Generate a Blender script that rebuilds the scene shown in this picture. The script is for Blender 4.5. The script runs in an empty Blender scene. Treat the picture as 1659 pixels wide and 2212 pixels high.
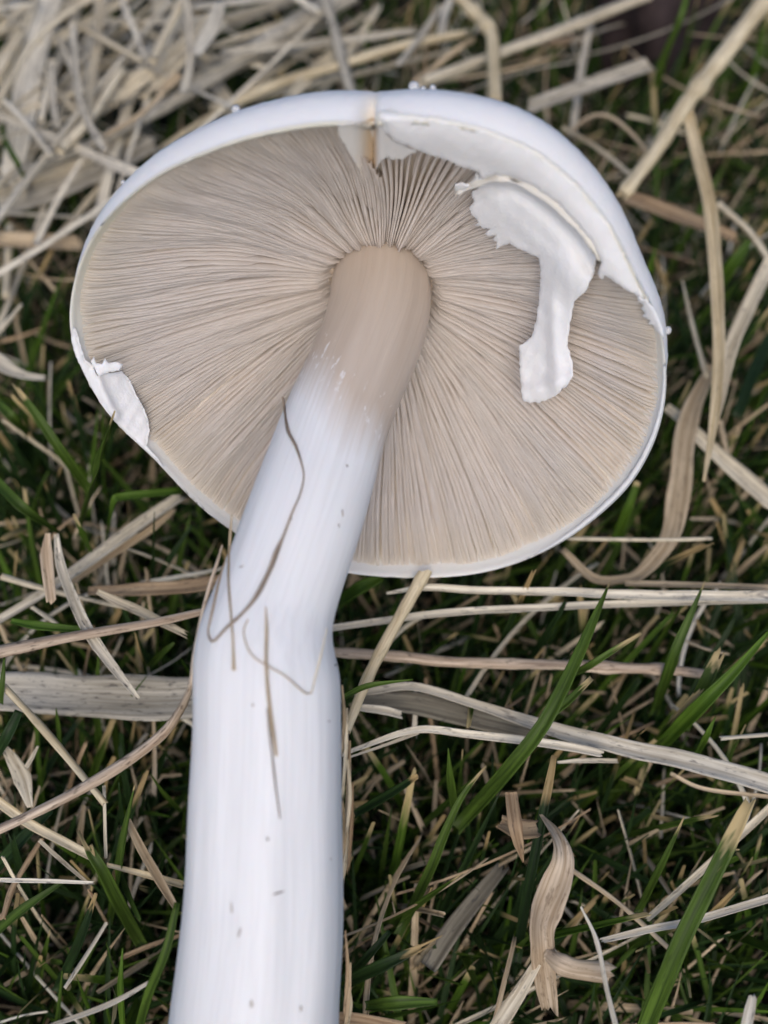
import bpy, math, random
import numpy as np
from mathutils import Vector, Matrix
from mathutils.bvhtree import BVHTree
from mathutils.geometry import delaunay_2d_cdt

random.seed(7)
rng = np.random.default_rng(7)
SC = bpy.context.scene
COL = SC.collection

# ------------------------------------------------------------------ camera, sky, sun, exposure
PITCH = math.radians(65.0)
HCAM = 0.192
VFOV = math.radians(50.0)
cam_d = bpy.data.cameras.new('camera')
cam = bpy.data.objects.new('camera', cam_d)
COL.objects.link(cam)
cam.location = (0, 0, HCAM)
cam.rotation_euler = (math.pi / 2 - PITCH, 0, 0)
cam_d.sensor_fit = 'VERTICAL'
cam_d.sensor_height = 24.0
cam_d.lens = 12.0 / math.tan(VFOV / 2)
cam_d.clip_start = 0.005
cam_d.clip_end = 100.0
cam_d.dof.use_dof = True
cam_d.dof.focus_distance = 0.157
cam_d.dof.aperture_fstop = cam_d.lens / 3.5
SC.camera = cam

SUN_EL, SUN_AZ = math.radians(55), math.radians(183)      # azimuth from +Y (away from the viewer), positive to +X
world = bpy.data.worlds.new('World')
SC.world = world
world.use_nodes = True
wt = world.node_tree
bg = wt.nodes['Background']
sky = wt.nodes.new('ShaderNodeTexSky')
sky.sky_type = 'NISHITA'
sky.sun_disc = False
sky.sun_elevation = SUN_EL
sky.sun_rotation = SUN_AZ
sky.air_density = 1.0
sky.dust_density = 4.0
sky.ozone_density = 1.0
hs = wt.nodes.new('ShaderNodeHueSaturation')
hs.inputs['Saturation'].default_value = 1.4
wt.links.new(sky.outputs['Color'], hs.inputs['Color'])
wt.links.new(hs.outputs['Color'], bg.inputs['Color'])
bg.inputs['Strength'].default_value = 0.125

sun_d = bpy.data.lights.new('sun', 'SUN')
sun_d.energy = 1.0
sun_d.angle = math.radians(50)
sun_d.color = (1.0, 0.985, 0.965)
sun = bpy.data.objects.new('sun', sun_d)
COL.objects.link(sun)
sdir = Vector((math.sin(SUN_AZ) * math.cos(SUN_EL), math.cos(SUN_AZ) * math.cos(SUN_EL), math.sin(SUN_EL)))
sun.rotation_euler = sdir.to_track_quat('Z', 'Y').to_euler()
sun.location = sdir * 2

SC.view_settings.view_transform = 'Standard'
SC.view_settings.look = 'None'
SC.view_settings.gamma = 1.0
SC.view_settings.use_curve_mapping = False
SC.view_settings.exposure = 0.03
SC.render.engine = 'CYCLES'
SC.cycles.max_bounces = 7
SC.cycles.diffuse_bounces = 4
SC.cycles.use_adaptive_sampling = True
SC.cycles.adaptive_threshold = 0.02
SC.cycles.use_denoising = True

# ------------------------------------------------------------------ geometry of the view (photo measured on a 1659 x 2212 grid)
F = 1106.0 / math.tan(VFOV / 2)
RIGHT = np.array([1.0, 0, 0])
FWD = np.array([0, math.cos(PITCH), -math.sin(PITCH)])
UP = np.array([0, math.sin(PITCH), math.cos(PITCH)])
CAM = np.array([0, 0, HCAM])

def ray(px, py):
    return FWD + RIGHT * ((px - 829.5) / F) + UP * ((1106.0 - py) / F)
def at(px, py, depth):
    return CAM + ray(px, py) * depth
def on_z(px, py, z):
    r = ray(px, py)
    return CAM + r * ((z - HCAM) / r[2])
def project(P):
    v = np.asarray(P) - CAM
    d = v @ FWD
    return 829.5 + F * (v @ RIGHT) / d, 1106.0 - F * (v @ UP) / d, d

def sstep(a, b, x):
    t = np.clip((np.asarray(x, float) - a) / (b - a), 0, 1)
    return t * t * (3 - 2 * t)

class Wave:
    """smooth noise of one or two variables as a sum of sines"""
    def __init__(s, seed, f, n=7, f2=None):
        r = np.random.default_rng(seed)
        s.k = r.uniform(.4, 1.6, n) * f; s.p = r.uniform(0, 6.283, n)
        s.k2 = r.uniform(-1.2, 1.2, n) * (f if f2 is None else f2); s.a = r.uniform(.5, 1, n); s.a /= np.sqrt((s.a ** 2).sum() / 2)
    def __call__(s, x, y=0.0):
        x = np.asarray(x, float)[..., None]; y = np.asarray(y, float)[..., None]
        return (s.a * np.sin(s.k * x + s.k2 * y + s.p)).sum(-1)

def catmull(P, n):
    P = np.asarray(P, float)
    if len(P) == 2:
        t = np.linspace(0, 1, n)[:, None]
        return P[0] * (1 - t) + P[1] * t
    Q = np.vstack([2 * P[0] - P[1], P, 2 * P[-1] - P[-2]])
    ts = np.linspace(0, len(P) - 1 - 1e-9, n)
    out = []
    for t in ts:
        i = int(t); u = t - i
        a, b, c, d = Q[i:i + 4]
        out.append(.5 * (2 * b + (c - a) * u + (2 * a - 5 * b + 4 * c - d) * u * u + (3 * b - a - 3 * c + d) * u ** 3))
    return np.array(out)

# ------------------------------------------------------------------ materials
def nt_new(name):
    m = bpy.data.materials.new(name)
    m.use_nodes = True
    nt = m.node_tree
    b = nt.nodes['Principled BSDF']
    return m, nt, b
def N(nt, t, **kw):
    n = nt.nodes.new(t)
    for k, v in kw.items():
        if k in n.inputs: n.inputs[k].default_value = v
        else: setattr(n, k, v)
    return n
def rampn(nt, stops, fac=None, interp='LINEAR'):
    r = nt.nodes.new('ShaderNodeValToRGB')
    r.color_ramp.interpolation = interp
    e = r.color_ramp.elements
    while len(e) < len(stops): e.new(0.5)
    for i, (p, c) in enumerate(stops):
        e[i].position = p
        e[i].color = (c, c, c, 1) if isinstance(c, (int, float)) else (*c, 1)
    if fac is not None: nt.links.new(fac, r.inputs[0])
    return r
def mixc(nt, fac, a, b, mode='MIX'):
    m = nt.nodes.new('ShaderNodeMix'); m.data_type = 'RGBA'; m.blend_type = mode
    for sock, v in ((m.inputs[0], fac), (m.inputs[6], a), (m.inputs[7], b)):
        if isinstance(v, bpy.types.NodeSocket): nt.links.new(v, sock)
        elif isinstance(v, (int, float)): sock.default_value = v
        else: sock.default_value = (*v, 1)
    return m.outputs[2]
def attr(nt, name):
    a = nt.nodes.new('ShaderNodeAttribute'); a.attribute_name = name
    return a
def mapped(nt, vec, scale, loc=None):
    mp = nt.nodes.new('ShaderNodeMapping')
    mp.inputs['Scale'].default_value = scale
    nt.links.new(vec, mp.inputs['Vector'])
    if loc is not None: nt.links.new(loc, mp.inputs['Location'])
    return mp.outputs[0]
def noise(nt, vec, scale=1.0, detail=3.0, rough=.55):
    n = N(nt, 'ShaderNodeTexNoise', Scale=scale, Detail=detail, Roughness=rough)
    nt.links.new(vec, n.inputs['Vector'])
    return n.outputs['Fac']
def bump(nt, b, h, dist, strength=.5):
    bp = N(nt, 'ShaderNodeBump', Strength=strength, Distance=dist)
    nt.links.new(h, bp.inputs['Height'])
    nt.links.new(bp.outputs[0], b.inputs['Normal'])

def fibre_material(name, ca, cb, dark=(.10, .075, .055), speck=.35, green=None, transl=.15, rough=.7, tipc=None):
    """dry or green plant blade; 'fib' = (length in m, across, across), 'tip' = 0..1 towards a dried tip"""
    m, nt, b = nt_new(name)
    f = attr(nt, 'fib').outputs['Vector']
    oi = nt.nodes.new('ShaderNodeObjectInfo')
    off = N(nt, 'ShaderNodeVectorMath', operation='SCALE'); off.inputs['Scale'].default_value = 37.0
    cmb = nt.nodes.new('ShaderNodeCombineXYZ')
    for i in range(3): nt.links.new(oi.outputs['Random'], cmb.inputs[i])
    nt.links.new(cmb.outputs[0], off.inputs[0])
    fine = noise(nt, mapped(nt, f, (60, 2200, 2200), off.outputs[0]), 1, 3)
    broad = noise(nt, mapped(nt, f, (90, 260, 260), off.outputs[0]), 1, 3)
    mott = noise(nt, mapped(nt, f, (420, 1900, 1900), off.outputs[0]), 1, 4, .68)
    c = mixc(nt, rampn(nt, [(.36, 0), (.62, 1)], fine).outputs[0], tuple(x * .85 for x in ca), cb)
    c = mixc(nt, rampn(nt, [(.36, .42), (.60, 0)], broad).outputs[0], c, tuple(x * .62 for x in ca))
    c = mixc(nt, rampn(nt, [(.56, 0), (.66, min(1, speck * 1.5))], mott).outputs[0], c, dark)
    if tipc is not None:
        tp = attr(nt, 'tip').outputs['Fac']
        c = mixc(nt, rampn(nt, [(.30, 0), (.62, 1)], tp).outputs[0], c, tipc)
    # each piece a little lighter or darker than the next
    hsv = nt.nodes.new('ShaderNodeHueSaturation')
    mr = N(nt, 'ShaderNodeMapRange'); mr.inputs['To Min'].default_value = .84; mr.inputs['To Max'].default_value = 1.14
    nt.links.new(oi.outputs['Random'], mr.inputs['Value'])
    nt.links.new(mr.outputs[0], hsv.inputs['Value'])
    nt.links.new(c, hsv.inputs['Color'])
    c = hsv.outputs['Color']
    nt.links.new(c, b.inputs['Base Color'])
    b.inputs['Roughness'].default_value = rough
    b.inputs['Specular IOR Level'].default_value = .3
    bump(nt, b, fine, .00012, .6)
    if transl:
        tr = nt.nodes.new('ShaderNodeBsdfTranslucent')
        nt.links.new(c, tr.inputs['Color'])
        ms = nt.nodes.new('ShaderNodeMixShader'); ms.inputs[0].default_value = transl
        nt.links.new(b.outputs[0], ms.inputs[1]); nt.links.new(tr.outputs[0], ms.inputs[2])
        nt.links.new(ms.outputs[0], nt.nodes['Material Output'].inputs['Surface'])
    return m

M = {}
M['pale'] = fibre_material('pale_straw', (0.62, 0.53, 0.37), (0.9, 0.82, 0.63), speck=.4)
M['white'] = fibre_material('bleached_straw', (0.68, 0.615, 0.48), (0.93, 0.88, 0.74), dark=(.20, .18, .16), speck=.5)
M['grey'] = fibre_material('grey_straw', (0.46, 0.42, 0.33), (0.78, 0.73, 0.61), dark=(.11, .10, .09), speck=.7)
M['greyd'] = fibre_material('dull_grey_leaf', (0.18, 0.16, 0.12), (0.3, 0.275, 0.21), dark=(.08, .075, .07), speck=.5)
M['tan'] = fibre_material('tan_straw', (0.48, 0.36, 0.22), (0.74, 0.61, 0.42), speck=.3)
M['yellow'] = fibre_material('yellow_stalk', (0.62, 0.49, 0.28), (0.84, 0.74, 0.52), speck=.2, transl=.05)
M['brown'] = fibre_material('brown_stalk', (0.28, 0.185, 0.105), (0.48, 0.36, 0.225), speck=.55, transl=.05)
M['pink'] = fibre_material('pinkish_stalk', (0.42, 0.31, 0.22), (0.72, 0.6, 0.46), speck=.5, transl=.05)
M['tanleaf'] = fibre_material('tan_leaf', (0.54, 0.41, 0.27), (0.82, 0.69, 0.52), dark=(.14, .09, .05), speck=.35, transl=.2)
M['thread'] = fibre_material('dark_thread', (0.2, 0.155, 0.12), (0.42, 0.34, 0.26), speck=.6, transl=0)
M['green'] = fibre_material('green_grass', (0.045, 0.088, 0.011), (0.105, 0.185, 0.026), dark=(.03, .05, .012), speck=.25, transl=.3, rough=.5, tipc=(.56, .45, .23))
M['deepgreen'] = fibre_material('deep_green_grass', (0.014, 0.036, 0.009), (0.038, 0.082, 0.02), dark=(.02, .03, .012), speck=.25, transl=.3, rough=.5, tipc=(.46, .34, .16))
M['bright'] = fibre_material('bright_green_grass', (.065, .140, .012), (.130, .240, .030), dark=(.05, .07, .012), speck=.2, transl=.35, rough=.5, tipc=(.58, .48, .25))

def mushroom_white(name, base, warm, sss=.35, grain=1800, bd=.00013):
    m, nt, b = nt_new(name)
    tc = nt.nodes.new('ShaderNodeTexCoord').outputs['Object']
    ti = attr(nt, 'tint')
    n1 = noise(nt, mapped(nt, tc, (grain, grain, grain)), 1, 4, .6)
    n2 = noise(nt, mapped(nt, tc, (110, 110, 110)), 1, 3)
    c = mixc(nt, rampn(nt, [(.35, 0), (.75, .35)], n2).outputs[0], base, warm)
    c = mixc(nt, 1.0, c, ti.outputs['Color'], 'MULTIPLY')
    nt.links.new(c, b.inputs['Base Color'])
    b.inputs['Roughness'].default_value = .75
    b.inputs['Specular IOR Level'].default_value = .2
    b.inputs['Subsurface Weight'].default_value = sss
    b.inputs['Subsurface Radius'].default_value = (1.0, .75, .55)
    b.inputs['Subsurface Scale'].default_value = .0012
    bump(nt, b, n1, bd, .7)
    return m
M['cap'] = mushroom_white('white_cap_skin', (.855, .86, .86), (.82, .82, .79))
M['veil'] = mushroom_white('white_veil_tissue', (.86, .86, .86), (.81, .81, .79))

def gill_material():
    m, nt, b = nt_new('cream_gill')
    gu = attr(nt, 'gu')                      # x: 0 stem .. 1 rim, y: 0 root .. 1 free edge, z: gill number
    s = nt.nodes.new('ShaderNodeSeparateXYZ'); nt.links.new(gu.outputs['Vector'], s.inputs[0])
    v = mapped(nt, gu.outputs['Vector'], (14, 2, 3.1))
    n = noise(nt, v, 1, 3)
    c = mixc(nt, rampn(nt, [(.3, 0), (.7, 1)], n).outputs[0], (.87, .81, .75), (.94, .90, .855))
    c = mixc(nt, rampn(nt, [(.80, 0), (1.0, .55)], s.outputs['X']).outputs[0], c, (.86, .80, .68))
    nt.links.new(c, b.inputs['Base Color'])
    b.inputs['Roughness'].default_value = .7
    b.inputs['Specular IOR Level'].default_value = .2
    tr = nt.nodes.new('ShaderNodeBsdfTranslucent'); nt.links.new(c, tr.inputs['Color'])
    ms = nt.nodes.new('ShaderNodeMixShader'); ms.inputs[0].default_value = .5
    nt.links.new(b.outputs[0], ms.inputs[1]); nt.links.new(tr.outputs[0], ms.inputs[2])
    nt.links.new(ms.outputs[0], nt.nodes['Material Output'].inputs['Surface'])
    return m
M['gill'] = gill_material()

def stem_material():
    m, nt, b = nt_new('fibrous_stem')
    f = attr(nt, 'fib').outputs['Vector']
    tone = attr(nt, 'tone').outputs['Fac']
    fine = noise(nt, mapped(nt, f, (45, 1900, 1900)), 1, 3)
    broad = noise(nt, mapped(nt, f, (28, 330, 330)), 1, 3)
    fl = noise(nt, mapped(nt, f, (420, 1300, 1300)), 1, 3, .6)
    white = mixc(nt, rampn(nt, [(.35, 0), (.75, .6)], broad).outputs[0], (.855, .865, .87), (.79, .795, .79))
    white = mixc(nt, rampn(nt, [(.40, .5), (.56, 0)], fine).outputs[0], white, (.765, .77, .77))
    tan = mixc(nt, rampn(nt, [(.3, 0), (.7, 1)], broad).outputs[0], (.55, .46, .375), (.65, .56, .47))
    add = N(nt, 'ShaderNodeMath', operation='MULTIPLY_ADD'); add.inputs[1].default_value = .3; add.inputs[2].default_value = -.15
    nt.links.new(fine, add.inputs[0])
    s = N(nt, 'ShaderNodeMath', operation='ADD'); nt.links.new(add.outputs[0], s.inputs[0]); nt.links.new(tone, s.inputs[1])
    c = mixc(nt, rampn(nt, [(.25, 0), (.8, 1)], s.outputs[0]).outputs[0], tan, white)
    # torn white flecks of cortex in the tan part
    inr = rampn(nt, [(.0, 0), (.10, 0), (.22, 1), (.55, 1), (.7, 0)], tone).outputs[0]
    fk = rampn(nt, [(.615, 0), (.65, .8)], fl).outputs[0]
    k = N(nt, 'ShaderNodeMath', operation='MULTIPLY'); nt.links.new(inr, k.inputs[0]); nt.links.new(fk, k.inputs[1])
    c = mixc(nt, k.outputs[0], c, (.84, .82, .80))
    nt.links.new(c, b.inputs['Base Color'])
    b.inputs['Roughness'].default_value = .6
    b.inputs['Specular IOR Level'].default_value = .3
    b.inputs['Subsurface Weight'].default_value = .35
    b.inputs['Subsurface Radius'].default_value = (1.0, .75, .6)
    b.inputs['Subsurface Scale'].default_value = .0015
    bump(nt, b, fine, .00012, .7)
    return m
M['stem'] = stem_material()

def plain(name, col, rough=.7, scale=800, var=.5, spec=.3):
    m, nt, b = nt_new(name)
    tc = nt.nodes.new('ShaderNodeTexCoord').outputs['Object']
    n = noise(nt, mapped(nt, tc, (scale,) * 3), 1, 4, .6)
    c = mixc(nt, rampn(nt, [(.3, 0), (.7, 1)], n).outputs[0], tuple(x * (1 - var) for x in col), col)
    nt.links.new(c, b.inputs['Base Color'])
    b.inputs['Roughness'].default_value = rough
    b.inputs['Specular IOR Level'].default_value = spec
    bump(nt, b, n, .0004, .7)
    return m
M['soil'] = plain('dark_soil', (.022, .017, .012), .95, 500, .6)
M['clod'] = plain('brown_clod', (.060, .042, .042), .7, 260, .45)
M['speck'] = plain('brown_speck', (.36, .29, .24), .8, 3000, .4)
M['black'] = plain('black_speck', (.012, .010, .010), .5, 3000, .4)
def droplet():
    m, nt, b = nt_new('water_drop')
    b.inputs['Base Color'].default_value = (1, 1, 1, 1)
    b.inputs['Roughness'].default_value = .0
    b.inputs['IOR'].default_value = 1.33
    b.inputs['Transmission Weight'].default_value = .55
    return m
M['water'] = droplet()

# ------------------------------------------------------------------ object helpers
def mesh_obj(name, V, Fc, mat, parent=None, origin=None, attrs=None, smooth=True, label=None, cat=None, group=None, kind=None):
    V = np.asarray(V, float)
    if parent is not None: origin = np.array(parent['_o'])
    elif origin is None: origin = V[0].copy()
    me = bpy.data.meshes.new(name)
    me.from_pydata((V - origin).tolist(), [], Fc if isinstance(Fc, list) else Fc.tolist())
    if smooth: me.polygons.foreach_set('use_smooth', [True] * len(me.polygons))
    for k, a in (attrs or {}).items():
        a = np.asarray(a, float)
        if a.ndim == 1:
            t = me.attributes.new(k, 'FLOAT', 'POINT'); t.data.foreach_set('value', a)
        elif k == 'tint':
            t = me.attributes.new(k, 'FLOAT_COLOR', 'POINT'); t.data.foreach_set('color', np.hstack([a, np.ones((len(a), 1))]).ravel())
        else:
            t = me.attributes.new(k, 'FLOAT_VECTOR', 'POINT'); t.data.foreach_set('vector', a.ravel())
    if isinstance(mat, str): mat = M[mat]
    me.materials.append(mat)
    me.update()
    o = bpy.data.objects.new(name, me)
    COL.objects.link(o)
    if parent is None: o.location = origin
    else: o.parent = parent
    o['_o'] = [float(x) for x in origin]
    if label: o['label'] = label
    if cat: o['category'] = cat
    if group: o['group'] = group
    if kind: o['kind'] = kind
    return o

def grid_faces(nr, nc, close=False):
    out = []
    for i in range(nr - 1):
        for j in range(nc if close else nc - 1):
            k = (j + 1) % nc
            out.append((i * nc + j, i * nc + k, (i + 1) * nc + k, (i + 1) * nc + j))
    return out

def frames(P, nrm):
    T = np.gradient(P, axis=0); T /= np.linalg.norm(T, axis=1)[:, None] + 1e-12
    S = np.cross(T, nrm); S /= np.linalg.norm(S, axis=1)[:, None] + 1e-9
    U = np.cross(S, T)
    return T, S, U

def stalk_mesh(P, W, seg=10, flat=1.0, nodes=(), seed=0, nrm=None, hollow=True):
    """round straw stalk; P centre line, W full width in m"""
    n = len(P)
    r = np.random.default_rng(seed)
    if nrm is None: nrm = np.tile([0.0, 0, 1.0], (n, 1))
    T, S, U = frames(P, nrm)
    L = np.r_[0, np.cumsum(np.linalg.norm(np.diff(P, axis=0), axis=1))]
    R = np.array(W) / 2 * (1 + .05 * Wave(seed, 90)(L * 10))
    for q in nodes:
        R = R * (1 + .28 * np.exp(-((L / L[-1] - q) * L[-1] / .0012) ** 2))
    V, A = [], []
    a = np.arange(seg) / seg * 2 * math.pi
    rib = 1 + .05 * np.cos(a * 5 + seed)
    for i in range(n):
        V.append(P[i] + R[i] * rib[:, None] * (np.cos(a)[:, None] * S[i] + flat * np.sin(a)[:, None] * U[i]))
        A.append(np.c_[np.full(seg, L[i]), R[i] * np.cos(a), R[i] * np.sin(a)])
    for e, sg in ((0, -1), (n - 1, 1)):                      # ragged cut ends
        V[e] = V[e] + T[e] * (sg * r.uniform(-.3, .6, seg)[:, None] * R[e])
    Fc = grid_faces(n, seg, True)
    if hollow:                                               # a dark bore at each cut end
        for e, nb in ((0, 1), (n - 1, n - 2)):
            k0 = len(V) * seg
            V.append(P[e] + (V[e] - P[e]) * .62)
            V.append(P[e] + (V[e] - P[e]) * .55 + (P[nb] - P[e]) / max(np.linalg.norm(P[nb] - P[e]), 1e-9) * R[e] * 1.6)
            A.append(A[e]); A.append(A[e])
            for j in range(seg):
                k = (j + 1) % seg
                Fc.append((e * seg + j, e * seg + k, k0 + k, k0 + j))
                Fc.append((k0 + j, k0 + k, k0 + seg + k, k0 + seg + j))
            Fc.append(tuple(k0 + seg + j for j in range(seg)))
    V = np.vstack(V); A = np.vstack(A)
    return V, Fc, {'fib': A}

def leaf_mesh(P, W, cup=.25, thick=.00022, seed=0, nrm=None, roll=0.0, fray=0.0, ripple=0.0, tipstart=2.0, across=7, bothfray=False):
    """dry or green leaf blade: cupped cross-section with real thickness, ragged ends"""
    n = len(P)
    r = np.random.default_rng(seed)
    if nrm is None: nrm = np.tile([0.0, 0, 1.0], (n, 1))
    T, S, U = frames(P, nrm)
    L = np.r_[0, np.cumsum(np.linalg.norm(np.diff(P, axis=0), axis=1))]
    rol = np.broadcast_to(np.asarray(roll, float), (n,)) if np.ndim(roll) else np.full(n, float(roll))
    c, s = np.cos(rol)[:, None], np.sin(rol)[:, None]
    S, U = S * c + U * s, U * c - S * s
    v = np.linspace(-1, 1, across)
    wv = Wave(seed + 5, 500); we = Wave(seed + 9, 900)
    W = np.asarray(W, float)
    rows_t, rows_b, A, tip = [], [], [], []
    fr0 = r.uniform(-1, 1, across); fr1 = r.uniform(-1, 1, across)
    for i in range(n):
        h = W[i] / 2
        wob = 1 + .03 * we(L[i] * .5, v * .002)
        ridge = .06 * h * np.cos(v * 9.42)
        off = cup * h * (v ** 2 * 2 - 1) + ridge + ripple * h * wv(L[i], v * .003)
        row = P[i] + S[i] * (v * h * wob)[:, None] + U[i] * off[:, None]
        if fray and i == n - 1: row = row + T[i] * (fr1 * fray)[:, None]
        if fray and bothfray and i == 0: row = row + T[i] * (fr0 * fray)[:, None]
        rows_t.append(row + U[i] * thick / 2)
        rows_b.append(row[::-1] - U[i] * thick / 2)
        q = np.c_[np.full(across, L[i]), v * h, np.zeros(across)]
        A.append(np.vstack([q, q[::-1]]))
        tp = (L[i] / L[-1] - tipstart) / max(1 - tipstart, .02) if tipstart < 1 else -1
        tip += [max(0, min(1, tp + .12 * wv(L[i] * 3, x))) if tp > -.2 else 0 for x in np.r_[v, v[::-1]]]
    V = np.vstack([np.vstack([a, b]) for a, b in zip(rows_t, rows_b)])
    nc = across * 2
    Fc = grid_faces(n, nc, True)
    for e in (0, n - 1):
        for j in range(across - 1):
            Fc.append((e * nc + j, e * nc + j + 1, e * nc + nc - 2 - j, e * nc + nc - 1 - j))
    return V, Fc, {'fib': np.vstack(A), 'tip': np.array(tip)}

def px_path(pts, z, n, lift=0.0):
    """photo points (x, y[, z]) laid on heights above the soil"""
    P = []
    for i, p in enumerate(pts):
        zz = p[2] if len(p) > 2 else (z[0] + (z[1] - z[0]) * i / max(len(pts) - 1, 1) if isinstance(z, tuple) else z)
        P.append(on_z(p[0], p[1], zz))
    return catmull(P, n)
def px_width(P, w):
    w = np.interp(np.linspace(0, 1, len(P)), np.linspace(0, 1, len(w)), w) if np.ndim(w) else np.full(len(P), float(w))
    return w * project(P)[2] / F

# ------------------------------------------------------------------ setting: soil
GZ = -.018                                                       # soil level; straw lies up in the sward
def soil():
    xs = np.r_[-12, -4, -1.2, np.linspace(-.4, .4, 90), 1.2, 4, 12]
    ys = np.r_[-12, -4, -1, np.linspace(-.2, .6, 90), 1.2, 4, 12]
    X, Y = np.meshgrid(xs, ys)
    inn = sstep(1.2, .4, np.maximum(abs(X), abs(Y - .2)))
    Z = inn * (.0022 * Wave(1, 60, 9, 70)(X, Y) + .0012 * Wave(2, 190, 9, 200)(X, Y)) - .001 + GZ
    V = np.c_[X.ravel(), Y.ravel(), Z.ravel()]
    mesh_obj('ground', V, grid_faces(len(ys), len(xs)), 'soil', origin=np.zeros(3), kind='structure')
soil()

# ------------------------------------------------------------------ the mushroom
n_cam = np.array([-.07, -.565, 0]); n_cam[2] = math.sqrt(1 - (n_cam ** 2).sum())
NAX = n_cam[0] * RIGHT + n_cam[1] * UP - n_cam[2] * FWD          # from cap towards the stem base
EX = RIGHT - NAX * (RIGHT @ NAX); EX /= np.linalg.norm(EX)
EY = np.cross(NAX, EX)
CC = at(800, 765, .150)                                          # middle of the rim plane

def loc2w(rho, phi, zeta):
    rho, phi, zeta = np.broadcast_arrays(np.asarray(rho, float), np.asarray(phi, float), np.asarray(zeta, float))
    return CC + (rho * np.cos(phi))[..., None] * EX + (rho * np.sin(phi))[..., None] * EY + zeta[..., None] * NAX
def w2loc(P):
    v = np.asarray(P) - CC
    x, y, z = v @ EX, v @ EY, v @ NAX
    return np.hypot(x, y), np.arctan2(y, x), z
def px_rim(px, py):
    r = ray(px, py)
    s = ((CC - CAM) @ NAX) / (r @ NAX)
    return w2loc(CAM + r * s)[:2]

RIM = [(805, 262), (700, 260), (600, 276), (500, 302), (420, 334), (350, 367), (290, 409), (240, 455), (200, 505), (172, 560), (155, 620), (148, 680),
       (150, 720), (162, 765), (192, 830), (228, 888), (273, 937), (320, 977), (360, 1020), (400, 1064), (440, 1102), (480, 1132), (520, 1160), (600, 1200), (680, 1224),
       (760, 1239), (850, 1246), (940, 1247), (1020, 1241), (1100, 1223), (1180, 1191), (1250, 1149), (1310, 1101), (1362, 1050), (1402, 985), (1428, 920), (1441, 850), (1440, 780),
       (1430, 710), (1408, 655), (1370, 592), (1318, 492), (1245, 402), (1155, 330), (1052, 285), (950, 262), (870, 256)]
_rr = np.array([px_rim(*p) for p in RIM])
_o = np.argsort(_rr[:, 1])
_ph = np.r_[_rr[_o, 1] - 2 * math.pi, _rr[_o, 1], _rr[_o, 1] + 2 * math.pi]
_rh = np.tile(_rr[_o, 0], 3)
def Rim(phi):
    phi = np.mod(np.asarray(phi) + math.pi, 2 * math.pi) - math.pi
    return sum(np.interp(phi + d, _ph, _rh) for d in (-.06, -.03, 0, .03, .06)) / 5
PHC = px_rim(804, 262)[1]                                        # the cleft in the margin
def angd(a, b):
    return np.mod(np.asarray(a) - b + math.pi, 2 * math.pi) - math.pi

ZB, HD = .0235, .0325
def edge_z(u, phi=0.0):
    """height of the free gill edges: an arched hollow, 0 at the rim"""
    return -ZB * (1 - np.clip(u, 0, 1) ** 1.55) - .0006
def gill_h(u, phi=None):
    k = 1.0 if phi is None else 1 + 1.1 * np.exp(-(angd(phi, PHC - .22) / .26) ** 2)
    return .0008 + .0017 * k * np.clip(np.sin(np.clip((1.03 - u) / .9, 0, 1) * math.pi * .62), 0, 1)
def surf_depth(px, py):
    """depth of the gill surface behind a photo point"""
    r = ray(px, py)
    lo, hi = .10, .20
    for _ in range(30):
        s = (lo + hi) / 2
        rho, phi, z = w2loc(CAM + r * s)
        u = rho / Rim(phi)
        e = edge_z(min(u, 1.0)) if u <= 1 else -.0006 - (u - 1) * .01
        if z > e: lo = s
        else: hi = s
    return s

base_pt = at(540, 2650, .143)
mush = bpy.data.objects.new('mushroom', None)
COL.objects.link(mush)
mush.location = base_pt
mush['_o'] = [float(x) for x in base_pt]
mush['label'] = 'white gilled mushroom laid on the lawn with torn veil under its cap'
mush['category'] = 'mushroom'

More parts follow.
